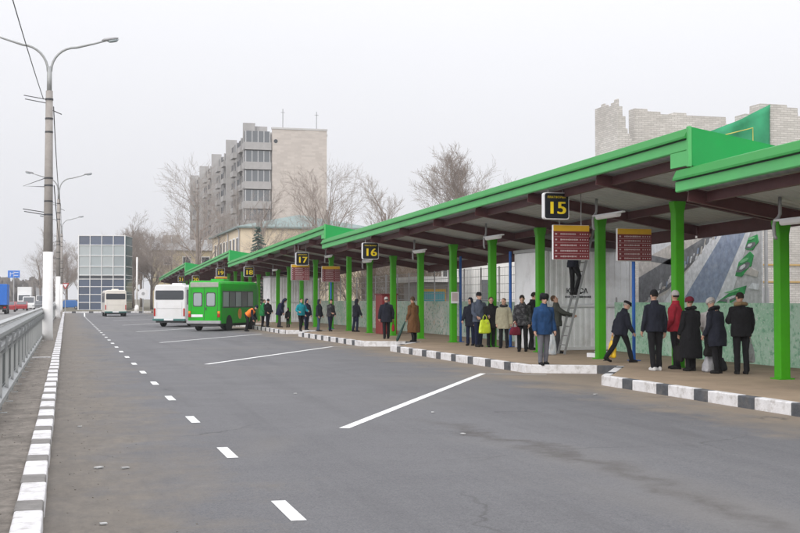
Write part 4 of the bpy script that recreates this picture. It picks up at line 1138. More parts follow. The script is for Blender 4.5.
def bus(label, X, Y, rz, W, L, H, body, kind):
    root = empty('bus', label, 'bus', (X, Y, 0), rz)
    z0 = .42
    def sect(y, ins, dz=0):
        w = W / 2 - ins; zt_ = H - ins * .7 + dz; r = .16
        pts = [(-w, z0), (w, z0), (w, 1.3), (w - .015, zt_ - .42), (w - .05, zt_ - r), (w - .14, zt_ - .03), (w - .35, zt_), (-w + .35, zt_), (-w + .14, zt_ - .03), (-w + .05, zt_ - r), (-w + .015, zt_ - .42), (-w, 1.3)]
        return [(x, y, z) for x, z in pts]
    g = G(); secs = [(-L / 2, .07, 0), (-L / 2 + .05, .02, 0), (-L / 2 + .14, 0, 0), (L / 2 - .5, 0, 0), (L / 2 - .15, .04, -.08), (L / 2, .14, -.3)]
    vs = []; 
    for s in secs: vs += sect(*s)
    n = 12; fs = [tuple(range(n)), tuple(range(6 * n - 1, 5 * n - 1, -1))]
    for i in range(5):
        for q in range(n): fs.append((i * n + q, (i + 1) * n + q, (i + 1) * n + (q + 1) % n, i * n + (q + 1) % n))
    g.add(vs, fs); obj('body', g, M[body], root)
    yb = -L / 2
    for x in (-W / 2 + .16, W / 2 - .16):
        for y in (yb + 1.3, L / 2 - 1.35): wheel(root, x, y, .4, .24)
    g = G(); g.box((0, yb + .5, .36), (W * .86, .9, .16)); g.box((0, 0, .35), (W * .7, L * .8, .2)); obj('underframe', g, M['dark_metal'], root)
    def pane(x0, x1, za, zb_, mt='glass_mid', frame=None):
        p = G(); r = .06
        pts = [(x0 + r, za), (x1 - r, za), (x1, za + r), (x1, zb_ - r), (x1 - r, zb_), (x0 + r, zb_), (x0, zb_ - r), (x0, za + r)]
        if frame:
            f = G(); e = .05; f.prism([(x + (e if x > (x0 + x1) / 2 else -e), z + (e if z > (za + zb_) / 2 else -e)) for x, z in pts], 'y', yb - .012, yb + .1)
            fo = obj('rear_window', f, M[frame], root)
            p.prism(pts, 'y', yb - .02, yb + .1); obj('pane', p, M[mt], fo)
        else:
            p.prism(pts, 'y', yb - .015, yb + .12); obj('rear_window', p, M[mt], root)
    if kind == 'green':
        pane(-.62, -.16, 1.42, 2.12, 'glass_pale', 'dark_metal'); pane(.16, .62, 1.42, 2.12, 'glass_pale', 'dark_metal')
        g = G(); g.box((0, yb - .004, 1.5), (.018, .02, 1.9)); g.box((-.78, yb - .004, 1.5), (.015, .02, 1.9)); g.box((.78, yb - .004, 1.5), (.015, .02, 1.9)); g.box((0, yb - .004, .58), (1.56, .02, .015)); g.box((0, yb - .004, 2.42), (1.56, .02, .015)); obj('door_seam', g, M['dark_metal'], root)
        g = G(); g.box((.1, yb - .03, 1.25), (.05, .06, .16)); obj('handle', g, M['dark_metal'], root)
        g = G(); g.box((0, yb + .02, 2.6), (1.66, .06, .26))
        for i in range(3): g.box((0, yb - .015, 2.52 + .08 * i), (1.62, .03, .02), 1)
        obj('vent_grille', g, [M['pale_grille'], M['grey_metal']], root)
        g = G(); g.box((0, yb - .06, .5), (W + .04, .16, .17)); obj('bumper', g, M['bumper_grey'], root, bevel=.02)
        g = G(); g.box((-.42, yb - .012, .86), (.68, .02, .15)); obj('number_plate', g, M['white_frame'], root)
        for sx in (-1, 1):
            g = G(); g.box((sx * (W / 2 - .12), yb - .015, 1.05), (.14, .06, .14)); g.box((sx * (W / 2 - .12), yb - .015, .87), (.14, .06, .18), 1); obj('tail_light', g, [M['lamp_orange'], M['lamp_red']], root, bevel=.01)
        for i in range(5):
            y = yb + .75 + i * 1.02
            f = G(); f.box((W / 2 - .005, y, 1.78), (.03, .98, .95)); fo = obj('side_window', f, M['dark_metal'], root)
            p = G(); p.box((W / 2 + .006, y, 1.78), (.03, .86, .83)); obj('pane', p, M['glass_mid' if i % 2 else 'glass_pale'], fo)
            f = G(); f.box((-W / 2 + .005, y, 1.78), (.03, .98, .95)); fo = obj('side_window', f, M['dark_metal'], root)
            p = G(); p.box((-W / 2 - .006, y, 1.78), (.03, .86, .83)); obj('pane', p, M['glass_mid'], fo)
        g = G(); g.tube([(W / 2 - .02, yb + 3.05, .95), (W / 2 + .01, yb + 3.05, .95)], .3, 20); obj('side_emblem', g, M['lamp_orange'], root)
        g = G(); g.box((0, yb + 2.4, H + .06), (.8, .8, .14)); obj('roof_vent', g, M[body], root, bevel=.03)
        for y in (yb + 1.3, L / 2 - 1.35):
            g = G(); g.tube([(W / 2 - .04, y, .4), (W / 2 + .012, y, .4)], .5, 22); obj('wheel_arch', g, M['rubber'], root)
    else:
        pane(-W / 2 + .14, W / 2 - .14, 1.75, 2.35, 'glass_dark')
        g = G(); g.box((0, yb - .05, .47), (W + .02, .14, .14)); obj('bumper', g, M['bus_teal'], root, bevel=.02)
        g = G(); g.box((0, yb - .13, .48), (.62, .02, .12)); obj('number_plate', g, M['white_frame'], root)
        for sx in (-1, 1):
            g = G(); g.box((sx * (W / 2 - .1), yb - .012, .95), (.1, .05, .5)); obj('tail_light', g, M['lamp_red'], root, bevel=.01)
        g = G(); g.box((0, yb - .003, 1.2), (W - .5, .02, .015)); g.box((-W / 2 + .25, yb - .003, 1.15), (.012, .02, .9)); g.box((W / 2 - .25, yb - .003, 1.15), (.012, .02, .9)); obj('hatch_seam', g, M['grey_metal'], root)
        for sx in (-1, 1):
            for i in range(5):
                y = yb + .8 + i * 1.25
                f = G(); f.box((sx * (W / 2 - .004), y, 1.92), (.03, 1.12, .95)); obj('side_window', f, M['glass_dark'], root)
        g = G(); g.box((0, yb + 1.6, H + .05), (.7, .7, .12)); obj('roof_vent', g, M[body], root, bevel=.03)
        for y in (yb + 1.3, L / 2 - 1.35):
            g = G(); g.tube([(W / 2 - .04, y, .4), (W / 2 + .012, y, .4)], .48, 22); obj('wheel_arch', g, M['rubber'], root)
    return root
M['pale_grille'] = mat('pale_grille', (.42, .44, .36), .7, .15, 4)
M['bus_teal'] = mat('bus_teal', (.06, .16, .15), .5, .1, 3)
def place(rx, ry, a, L): return rx + L / 2 * math.sin(a), ry + L / 2 * math.cos(a)
a = R(28); x, y = place(7.45, 67.6, a, 6.6)
bus('green bus parked at an angle, seen from behind with two small rear windows', x, y, -a, 1.98, 6.6, 2.82, 'bus_green', 'green')
a = R(27); x, y = place(6.4, 78.2, a, 7.2)
bus('white bus with one wide dark rear window beside the green bus', x, y, -a, 2.2, 7.2, 2.72, 'bus_white', 'white')
a = R(-1); x, y = place(4.9, 126, a, 6.6)
bus('small distant cream bus in front of the glass office', x, y, -a, 2.2, 6.6, 2.72, 'bus_cream', 'white')

# ------------------------------------------------------------------ vehicles on the left, signs at the far end
def car(label, X, Y, rz, body, L=4.3, W=1.72, H=1.45, van=False):
    root = empty('car' if not van else 'van', label, 'van' if van else 'car', (X, Y, 0), rz)
    hw = W / 2
    if van: side = [(-L / 2, .3), (L / 2, .3), (L / 2, .95), (L / 2 - .7, 1.15), (L / 2 - 1.4, H), (-L / 2 + .15, H), (-L / 2, H - .5)]
    else: side = [(-L / 2, .3), (L / 2, .3), (L / 2, .72), (L / 2 - 1.0, .92), (L / 2 - 1.7, H), (-L / 2 + .9, H), (-L / 2 + .2, .95), (-L / 2, .85)]
    g = G(); g.prism(side, 'x', -hw, hw); obj('body', g, M[body], root, bevel=.06)
    g = G()
    if van: g.prism([(L / 2 - .78, 1.2), (L / 2 - 1.36, H - .12), (L / 2 - 1.3, H - .1), (L / 2 - .66, 1.18)], 'x', -hw + .12, hw - .12)
    else: g.prism([(L / 2 - 1.06, .95), (L / 2 - 1.66, H - .06), (L / 2 - 1.6, H - .02), (L / 2 - .98, .95)], 'x', -hw + .12, hw - .12)
    obj('windscreen', g, M['glass_dark'], root)
    g = G(); yb = -L / 2
    if van: g.box((0, yb - .0, H - .42), (W - .3, .06, .55))
    else: g.prism([(yb + .26, .98), (yb + .88, H - .05), (yb + .82, H - .02), (yb + .18, .98)], 'x', -hw + .14, hw - .14)
    obj('rear_window', g, M['glass_dark'], root)
    for sx in (-1, 1):
        g = G()
        g.prism([(yb + .6, .98), (L / 2 - (1.3 if van else 1.25), .98), (L / 2 - (1.6 if van else 1.75), H - .1), (yb + .95, H - .1)], 'x', sx * (hw - .02) - .015, sx * (hw - .02) + .03); obj('side_window', g, M['glass_dark'], root)
        g = G(); g.box((sx * (hw - .2), L / 2, .68), (.3, .06, .14)); obj('headlight', g, M['glass_pale'], root)
        g = G(); g.box((sx * (hw - .15), yb, .78), (.2, .06, .16)); obj('tail_light', g, M['lamp_red'], root)
        for y in (L / 2 - .8, yb + .8): wheel(root, sx * (hw - .1), y, .3, .2)
    return root
def truck(label, X, Y, rz, body, L=8, W=2.45, H=3.5, cabm='car_white'):
    root = empty('truck', label, 'truck', (X, Y, 0), rz)
    g = G(); g.box((0, -.8, (H + 1.1) / 2), (W, L - 1.9, H - 1.1)); obj('cargo_box', g, M[body], root, bevel=.03)
    g = G(); g.prism([(L / 2 - 1.7, .6), (L / 2, .6), (L / 2, 1.5), (L / 2 - .35, 2.6), (L / 2 - 1.7, 2.65)], 'x', -W / 2 + .1, W / 2 - .1); obj('cab', g, M[cabm], root, bevel=.06)
    g = G(); g.prism([(L / 2 - .0, 1.55), (L / 2 - .33, 2.5), (L / 2 - .28, 2.5), (L / 2 + .03, 1.55)], 'x', -W / 2 + .25, W / 2 - .25); obj('windscreen', g, M['glass_dark'], root)
    g = G(); g.box((0, -.4, .8), (1.0, L - 1, .3)); g.box((0, -L / 2 + .35, .62), (W - .1, .1, .16)); obj('chassis', g, M['dark_metal'], root)
    for sx in (-1, 1):
        for y in (L / 2 - 1.0, -L / 2 + 1.4): wheel(root, sx * (W / 2 - .2), y, .46, .3)
        g = G(); g.box((sx * (W / 2 - .25), -L / 2 + .28, .8), (.3, .05, .16)); obj('tail_light', g, M['lamp_red'], root)
        g = G(); g.box((sx * (W / 2 - .4), L / 2 + .01, .9), (.3, .05, .18)); obj('headlight', g, M['glass_pale'], root)
    return root
truck('truck with bright blue cargo box at the left edge', -7.9, 152, 0, 'truck_blue', H=3.55, cabm='car_grey')
car('dark red car ahead of the blue truck', -7.7, 178, 0, 'car_red')
car('second red car farther up the left road', -6.6, 196, 0, 'car_red', H=1.4)
truck('white box lorry coming down the left road', -7.3, 232, R(180), 'car_white', L=8.5, H=4.0)
car('white van in front of the white lorry on the left road', -6.0, 212, R(180), 'car_white', 5.2, 1.9, 2.2, True)
car('dark grey car just left of the nearest lamp post', -4.6, 222, 0, 'car_grey')
car('grey van in the queue just left of the nearest lamp post', -4.4, 258, R(180), 'car_grey', 5.4, 2.0, 2.5, True)
truck('grey lorry hazy at the end of the left road', -5.4, 290, R(180), 'bumper_grey', L=9, H=4.4)
car('blue car parked left of the glass office', .6, 222, R(70), 'car_blue', 4.6, 1.8, 1.6)

def board_sign(X, Y, z, label, build, pole_h, name='road_sign'):
    root = empty(name, label, 'road sign', (X, Y, 0))
    g = G(); g.tube([(0, .06, 0), (0, .06, pole_h)], .06 if pole_h < 6 else .12, 8); obj('pole', g, M['grey_metal'], root)
    build(root, z); return root
def bs(root, z):
    g = G(); g.box((0, 0, z), (3.0, .06, 1.9)); obj('panel', g, M['sky_blue'], root)
    g = G(); g.bar((-.9, -.04, z - .6), (-.9, -.04, z + .5), .14, .02, 0, (0, 1, 0)); g.bar((-.9, -.04, z), (.2, -.04, z + .4), .14, .02, 0, (0, 1, 0)); g.box((.6, -.04, z + .45), (1.1, .02, .16)); g.box((.5, -.04, z - .3), (1.2, .02, .16)); obj('arrow', g, M['white_frame'], root)
board_sign(-13.2, 330, 8.3, 'blue direction sign above the traffic on the left', bs, 9.0)
def ts(root, z):
    g = G(); g.prism([(-.55, z + .45), (.55, z + .45), (0, z - .5)], 'y', -.02, .02); obj('border', g, M['lamp_red'], root)
    g = G(); g.prism([(-.34, z + .33), (.34, z + .33), (0, z - .26)], 'y', -.03, .0); obj('face', g, M['white_frame'], root)
board_sign(-.1, 185, 3.7, 'red bordered triangular give way sign left of the glass office', ts, 3.8)
def rs(root, z):
    g = G(); g.tube([(0, -.03, z), (0, .0, z)], .62, 24); obj('face', g, M['white_frame'], root)
    g = G(); g.tube([(0, -.035, z), (0, -.005, z)], .2, 16); obj('mark', g, M['grey_metal'], root)
board_sign(9.1, 150, 2.45, 'round white sign on a thin pole left of the white bus', rs, 4.6)
pl = empty('white_pole', 'tall thin white pole with wider white foot beside the far kerb', 'pole', (9.15, 164.5, 0))
g = G(); g.tube([(0, 0, .9), (0, 0, 7.4)], [.13, .1], 10); obj('shaft', g, M['whitewash'], pl, smooth=True)
g = G(); g.tube([(0, 0, 0), (0, 0, .95)], [.4, .22], 12); obj('foot', g, M['whitewash'], pl, smooth=True)

# ------------------------------------------------------------------ people
M['skin'] = mat('skin', (.5, .3, .22), .6, .08, 12)
M['eye'] = mat('eye', (.05, .04, .04), .4, .1, 5)
M['lip'] = mat('lip', (.36, .15, .13), .6, .1, 5)
def cloth(name, c, c2=None, var=.16, scale=7, rough=.92):
    if name not in M: M[name] = mat(name, c, rough, var, scale, .35, 90, spec=.2, col2=c2)
    return name
for nm, c in (('cloth_black', (.012, .012, .014)), ('cloth_ink', (.016, .018, .028)), ('cloth_charcoal', (.035, .036, .04)), ('cloth_navy', (.012, .016, .04)), ('cloth_blue', (.016, .05, .13)),
              ('cloth_grey', (.13, .13, .15)), ('cloth_olive', (.05, .055, .048)), ('cloth_beige', (.34, .32, .23)), ('cloth_slate', (.07, .085, .12)), ('cloth_brown', (.13, .062, .026)),
              ('cloth_teal', (.01, .22, .27)), ('cloth_red', (.3, .02, .035)), ('cloth_green', (.02, .2, .06)), ('cloth_jean', (.05, .075, .12)), ('cloth_pale', (.52, .5, .49)), ('cloth_burgundy', (.14, .015, .03)),
              ('fur_tan', (.22, .15, .08)), ('fur_grey', (.4, .38, .37)), ('hair_dark', (.025, .018, .014)), ('hair_grey', (.3, .28, .26)), ('hair_brown', (.07, .042, .025)), ('leather_black', (.015, .014, .014)), ('shoe_white', (.6, .6, .6))):
    cloth(nm, c)
M['cloth_pattern'] = mat('cloth_pattern', (.02, .02, .024), .9, .3, 9, .3, 90, dirt=(.17, .17, .18), dscale=11, damt=.9)
M['orange_vest'] = mat('orange_vest', (.85, .2, .02), .7, .06, 6)
M['plastic_yellow'] = mat('plastic_yellow', (.78, .5, .02), .35, .1, 8, .5, 14)
M['plastic_lime'] = mat('plastic_lime', (.55, .68, .03), .35, .1, 8, .5, 14)
M['plastic_white'] = mat('plastic_white', (.62, .64, .67), .35, .12, 8, .5, 14, dirt=(.2, .3, .5), dscale=8, damt=.7)
M['plastic_grey'] = mat('plastic_grey', (.32, .32, .34), .35, .25, 12, .5, 14)
M['umbrella_green'] = mat('umbrella_green', (.012, .05, .04), .6, .15, 8)

def solid(g, voxel, mats, smooth=4, fold=0.0, seed=0, assign=None):
    me = g.mesh('s')
    o = bpy.data.objects.new('s', me); C.objects.link(o)
    m = o.modifiers.new('r', 'REMESH'); m.mode = 'VOXEL'; m.voxel_size = voxel; m.use_smooth_shade = True
    s = o.modifiers.new('s', 'SMOOTH'); s.iterations = smooth; s.factor = .5
    dg = bpy.context.evaluated_depsgraph_get()
    me2 = bpy.data.meshes.new_from_object(o.evaluated_get(dg))
    bpy.data.objects.remove(o); bpy.data.meshes.remove(me)
    me2.materials.clear()
    for q in mats: me2.materials.append(M[q])
    if fold:
        ofs = Vector((seed * 3.7, seed * 1.3, seed * 2.1))
        nv = [v.normal.copy() for v in me2.vertices]
        for v, n in zip(me2.vertices, nv):
            p = v.co
            f = noise.noise(Vector((p.x * 9, p.y * 9, p.z * 5)) + ofs) + .6 * noise.noise(Vector((p.x * 20, p.y * 20, p.z * 11)) + ofs)
            v.co = p + n * (fold * f)
    for p in me2.polygons:
        p.use_smooth = True
        p.material_index = assign(p.center) if assign else 0
    me2.update()
    return me2

PCOUNT = [0]
def person(label, X, Y, rz, h, coat='cloth_black', pants='cloth_black', hem=.82, legs=((0, 0), (0, 0)), arms=((6, 8, 12, .1), (6, 8, 12, .1)), lean=0, head=(0, 0), hat=None, hatm='cloth_black',
           hair='hair_dark', hairlen=0, fur=None, fat=1.0, z0=.188, shoe='leather_black', vest=None, fine=True, flare=1.0, stoop=0, group=None, sole=None, cuff=None, cat='person'):
    """legs: (forward swing, knee bend) degrees left,right; arms: (forward swing, out, elbow bend, inward)"""
    PCOUNT[0] += 1; sd = PCOUNT[0]
    vox = .011 if fine else .015
    jr = random.Random(sd * 17)
    if max(abs(a[0]) for a in arms) < 45:
        arms = tuple((a + jr.uniform(-7, 8), o + jr.uniform(-5, 2), e + jr.uniform(-6, 16), i + jr.uniform(-.02, .08)) for a, o, e, i in arms)
        legs = tuple((a + jr.uniform(-3, 3), k + jr.uniform(0, 4)) for a, k in legs)
        lean = lean + jr.uniform(-1.5, 3.5); rz = rz + R(jr.uniform(-9, 9)); head = (head[0] + jr.uniform(-4, 6), head[1] + jr.uniform(-14, 14))
    s = h / 1.75
    UP = Matrix.Translation((0, 0, .93)) @ Matrix.Rotation(R(lean), 4, 'X') @ Matrix.Translation((0, 0, -.93))
    CH = UP @ Matrix.Translation((0, 0, 1.25)) @ Matrix.Rotation(R(stoop), 4, 'X') @ Matrix.Translation((0, 0, -1.25))
    HD = CH @ Matrix.Translation((0, 0, 1.5)) @ Matrix.Rotation(R(head[1]), 4, 'Z') @ Matrix.Rotation(R(head[0]), 4, 'X') @ Matrix.Translation((0, 0, -1.5))
    # joints
    leg = []
    for sx, (a, k) in zip((-1, 1), legs):
        hip = Vector((sx * .09, 0, .92)); t1, t2 = R(a), R(a - k)
        knee = hip + Vector((sx * .012, -math.sin(t1), -math.cos(t1))) * .43
        ank = knee + Vector((0, -math.sin(t2), -math.cos(t2))) * .41
        leg.append((hip, knee, ank, t2))
    low = min(l[2].z for l in leg) - .085
    arm = []
    for sx, (a, out, eb, inn) in zip((-1, 1), arms):
        sh = Vector((sx * .18, .01, 1.375)); t = R(a); o = R(out + 5)
        d1 = Vector((sx * math.sin(o), -math.sin(t) * math.cos(o), -math.cos(t) * math.cos(o)))
        el = sh + d1 * .29
        t2 = R(a + eb); d2 = Vector((sx * math.sin(o) * .4 - sx * inn, -math.sin(t2), -math.cos(t2))).normalized()
        wr = el + d2 * .25
        hand = wr + d2 * .09
        arm.append([CH @ sh, CH @ el, CH @ wr, CH @ hand, (CH.to_3x3() @ d2).normalized(), (CH.to_3x3() @ Vector((-sx, 0, 0))).normalized()])
    T = Matrix.Scale(s, 4) @ Matrix.Translation((0, 0, -low))
    # ---------------- body: one continuous mesh
    g = G()
    for hip, knee, ank, t2 in leg:
        g.tube([hip + Vector((0, 0, .06)), hip, hip.lerp(knee, .5), knee, knee.lerp(ank, .35), ank, ank - Vector((0, 0, .03))], [.06, .078, .066, .05, .05, .034, .034], 10)
        fwd = Vector((0, -1, 0)); g.tube([ank + Vector((0, .04, -.05)), ank + Vector((0, -.05, -.05)), ank + Vector((0, -.14, -.06))], [.035, .035, .025], 8)
    g.loft([((0, 0, .84), .1, .07), ((0, 0, .92), .15, .1), ((0, 0, 1.05), .13, .09), ((0, -.005, 1.25), .155, .105), ((0, 0, 1.38), .165, .09), ((0, .01, 1.46), .08, .065)], 18, M=CH if not lean else UP)
    for sh, el, wr, hd, d2, pal in arm:
        g.tube([sh, sh.lerp(el, .4), el, el.lerp(wr, .3), wr], [.048, .045, .036, .036, .026], 10)
        # palm
        g.tube([wr, wr.lerp(hd, .5), hd], [.028, .038, .036], 8, fy=.55)
    nk = [((0, .015, 1.44), .058, .058), ((0, .0, 1.54), .052, .055)]
    g.loft(nk, 14, M=CH)
    hz = 1.52
    g.loft([((0, -.045, hz), .03, .03), ((0, -.035, hz + .02), .047, .055), ((0, -.018, hz + .06), .06, .076), ((0, -.002, hz + .11), .07, .09), ((0, .004, hz + .16), .075, .096), ((0, .006, hz + .2), .064, .083), ((0, .008, hz + .228), .036, .045)], 18, M=HD)
    g.tube([HD @ Vector((0, -.088, hz + .125)), HD @ Vector((0, -.102, hz + .1)), HD @ Vector((0, -.108, hz + .083)), HD @ Vector((0, -.09, hz + .075))], [.008, .012, .017, .012], 8)
    g.tube([HD @ Vector((-.045, -.075, hz + .142)), HD @ Vector((0, -.088, hz + .14)), HD @ Vector((.045, -.075, hz + .142))], [.008, .012, .008], 6)
    for sx in (-1, 1): g.tube([HD @ Vector((sx * .07, .01, hz + .085)), HD @ Vector((sx * .08, .012, hz + .115)), HD @ Vector((sx * .074, .016, hz + .142))], [.01, .018, .012], 6)
    eyes = [T @ (HD @ Vector((sx * .03, -.084, hz + .118))) for sx in (-1, 1)]; mouth = T @ (HD @ Vector((0, -.09, hz + .043)))
    ax = (HD.to_3x3() @ Vector((1, 0, 0))).normalized(); az = (HD.to_3x3() @ Vector((0, 0, 1))).normalized()
    gg = G(); gg.add(g.v, g.f, 0, T)
    def asg(c):
        for e in eyes:
            d = c - e
            if abs(d.dot(ax)) < .016 and abs(d.dot(az)) < .008 and d.length < .03: return 1
        d = c - mouth
        if abs(d.dot(ax)) < .024 and abs(d.dot(az)) < .007 and d.length < .035: return 2
        return 0
    me = solid(gg, .009 if fine else .012, ['skin', 'eye', 'lip'], 3, assign=asg)
    # five fingers, rooted inside each palm
    fg = G()
    for sx, (sh, el, wr, hd, d2, pal) in zip((-1, 1), arm):
        side = d2.cross(pal).normalized()
        for q, (ofs, ln) in enumerate(((-.027, .066), (-.009, .078), (.009, .073), (.026, .056))):
            p0 = hd.lerp(wr, .15) + side * ofs
            b1 = p0 + (d2 * .95 + pal * .15) * ln * .55; b2 = b1 + (d2 * .7 + pal * .7) * ln * .35; b3 = b2 + (d2 * .3 + pal * .95) * ln * .3
            fg.tube([p0, b1, b2, b3], [.0098, .0092, .0086, .007], 7)
        th = wr.lerp(hd, .35) - side * .03
        fg.tube([th, th + (d2 * .6 - side * .7 + pal * .2) * .035, th + (d2 * .9 - side * .5 + pal * .5) * .062], [.012, .0105, .008], 7)
    import bmesh
    bm = bmesh.new(); bm.from_mesh(me)
    fm = G(); fm.add(fg.v, fg.f, 0, T); tmp = fm.mesh('f', True); fixn(tmp); bm.from_mesh(tmp); bm.to_mesh(me); bm.free(); bpy.data.meshes.remove(tmp)
    me.name = 'person'
    root = bpy.data.objects.new('person', me); C.objects.link(root)
    root.location = (X, Y, z0); root.rotation_euler = (0, 0, rz)
    tag(root, label, cat, group)
    def part(name, g, mats, fold, vx=None, sm=3):
        q = G(); q.add(g.v, g.f, 0, T); m_ = solid(q, vx or vox, mats, sm, fold, sd)
        m_.name = name; o = bpy.data.objects.new(name, m_); C.objects.link(o); o.parent = root; return o
    # ---------------- trousers
    g = G()
    for hip, knee, ank, t2 in leg:
        g.tube([hip + Vector((0, 0, .08)), hip, hip.lerp(knee, .5), knee, knee.lerp(ank, .5), ank + Vector((0, .005, .02)), ank + Vector((0, 0, -.025))], [.085, .1, .087, .07, .066, .063, .06], 14)
    g.loft([((0, 0, .84), .12, .09), ((0, 0, .92), .172, .125), ((0, 0, 1.02), .165, .12), ((0, 0, 1.08), .15, .11)], 18, M=UP)
    part('trousers', g, [pants], .01)
    # ---------------- shoes
    for hip, knee, ank, t2 in leg:
        g = G(); tilt = Matrix.Translation(ank) @ Matrix.Rotation(-max(-.6, min(.6, t2)) * (.55 if ank.z - .085 - low > .02 or abs(t2) > .3 else 0), 4, 'X')
        g.tube([tilt @ Vector((0, .075, -.045)), tilt @ Vector((0, .02, -.035)), tilt @ Vector((0, -.07, -.045)), tilt @ Vector((0, -.16, -.058)), tilt @ Vector((0, -.185, -.062))], [.03, .048, .045, .036, .02], 12)
        g.tube([tilt @ Vector((0, .02, -.05)), tilt @ Vector((0, .01, .03))], [.048, .05], 10)
        g.loft([(tilt @ Vector((0, -.05, -.085)), .045, .135), (tilt @ Vector((0, -.05, -.065)), .047, .138)], 14)
        part('shoe', g, [shoe], 0, .009)
    # ---------------- coat
    f = fat * 1.06
    g = G()
    rows = [(hem, .176 * f * flare, .15 * f * flare)]
    if hem < .7: rows += [(.75, (.185 + .01) * f * (1 + (flare - 1) * .5), .15 * f)]
    rows += [(.93, .178 * f, .148 * f), (1.08, .16 * f, .14 * f), (1.25, .172 * f, .148 * f), (1.34, .17 * f, .135 * f), (1.41, .14, .112), (1.46, .098, .092), (1.5, .08, .082)]
    rings = []
    for z, rx, ry in rows:
        rings.append(((0, 0, z), rx, ry))
    # transform: below the waist hangs, above leans and stoops
    n = 22; vs = []
    for (c, rx, ry) in rings:
        Mx = CH if c[2] > 1.2 else UP
        for k in range(n):
            a = 2 * math.pi * k / n; ca, sa = math.cos(a), math.sin(a)
            p = Vector((math.copysign(abs(ca) ** .85, ca) * rx, math.copysign(abs(sa) ** .85, sa) * ry, c[2]))
            if c[2] < .9 and lean:
                w = max(0, min(1, (c[2] - .45) / .5)); p = (UP @ p).lerp(p, .6 * (1 - w))
            else: p = Mx @ p
            vs.append(p)
    fs = [(i * n + k, i * n + (k + 1) % n, (i + 1) * n + (k + 1) % n, (i + 1) * n + k) for i in range(len(rings) - 1) for k in range(n)]
    fs += [tuple(range(n - 1, -1, -1)), tuple(range((len(rings) - 1) * n, len(rings) * n))]
    g.add(vs, fs)
    for sh, el, wr, hd, d2, pal in arm:
        inner = sh.lerp(CH @ Vector((0, 0, 1.36)), .25)
        g.tube([inner, sh, sh.lerp(el, .45), el, el.lerp(wr, .5), wr.lerp(hd, .12)], [.066 * f, .07 * f, .062 * f, .058 * f, .052 * f, .044 * f], 14)
    ct = part('coat', g, [coat], .017)
    # collar
    g = G()
    if fur:
        pts = [CH @ Vector((.105 * math.cos(a), .01 + .1 * math.sin(a), 1.49 - .02 * math.sin(a) * -1)) for a in [i * math.pi / 10 for i in range(21)]]
        g.tube(pts, .045, 10); part('fur_collar', g, [fur], .018)
    else:
        g.loft([((0, .01, 1.44), .1, .092), ((0, .008, 1.5), .082, .085), ((0, .006, 1.535), .078, .083)], 18, M=CH); c_ = part('collar', g, [cuff or coat], .004)
    if vest:
        g = G(); g.loft([((0, 0, .95), .205 * f, .165 * f), ((0, 0, 1.08), .195 * f, .155 * f), ((0, 0, 1.25), .21 * f, .165 * f), ((0, 0, 1.38), .2 * f, .145 * f), ((0, .01, 1.46), .12, .1)], 20, M=UP)
        part('safety_vest', g, [vest], .006)
    # ---------------- hair and hat
    if hairlen >= 0 and hair:
        g = G(); hr = [((0, .03, hz + .09), .07, .072), ((0, .018, hz + .14), .081, .09), ((0, .012, hz + .185), .078, .094), ((0, .012, hz + .222), .055, .066), ((0, .012, hz + .238), .028, .034)]
        if hairlen: hr = [((0, .05, hz + .09 - hairlen), .06, .045), ((0, .045, hz + .05), .082, .062)] + hr
        g.loft(hr, 18, M=HD)
        if hairlen:
            pass
        part('hair', g, [hair], .008, .009)
    if hat == 'beanie':
        g = G(); g.loft([((0, .008, hz + .128), .084, .1), ((0, .008, hz + .16), .086, .103), ((0, .01, hz + .2), .08, .096), ((0, .012, hz + .235), .06, .072), ((0, .012, hz + .255), .03, .036)], 20, M=HD)
        g.loft([((0, .008, hz + .125), .088, .105), ((0, .008, hz + .162), .088, .106)], 20, M=HD)
        part('hat', g, [hatm], .004, .009)
    elif hat == 'fur':
        g = G(); g.loft([((0, .008, hz + .12), .1, .115), ((0, .008, hz + .17), .118, .132), ((0, .01, hz + .225), .112, .125), ((0, .01, hz + .26), .075, .085)], 20, M=HD)
        for sx in (-1, 1): g.tube([HD @ Vector((sx * .088, .01, hz + .15)), HD @ Vector((sx * .09, .01, hz + .075))], [.035, .025], 8)
        part('hat', g, [hatm], .014, .01)
    elif hat == 'cap':
        g = G(); g.loft([((0, .008, hz + .145), .085, .1), ((0, -.0, hz + .185), .1, .122), ((0, .002, hz + .22), .092, .112), ((0, .004, hz + .238), .05, .06)], 20, M=HD)
        g.loft([((0, -.1, hz + .15), .065, .05), ((0, -.098, hz + .165), .065, .05)], 16, M=HD)
        part('hat', g, [hatm], .003, .009)
    elif hat == 'hood':
        g = G(); g.loft([((0, .04, hz - .02), .09, .07), ((0, .03, hz + .06), .095, .095), ((0, .024, hz + .14), .098, .105), ((0, .02, hz + .21), .085, .095), ((0, .02, hz + .258), .045, .05)], 20, M=HD)
        part('hood', g, [hatm], .006, .01)
    elif hat == 'round':
        g = G(); g.loft([((0, .008, hz + .13), .1, .115), ((0, .008, hz + .165), .108, .122), ((0, .01, hz + .21), .1, .114), ((0, .012, hz + .245), .07, .08), ((0, .012, hz + .262), .03, .034)], 20, M=HD)
        part('hat', g, [hatm], .005, .009)
    W = Matrix.Translation((X, Y, z0)) @ Matrix.Rotation(rz, 4, 'Z') @ T
    return [W @ (a[3] + a[4] * .03 + a[5] * .012) for a in arm]

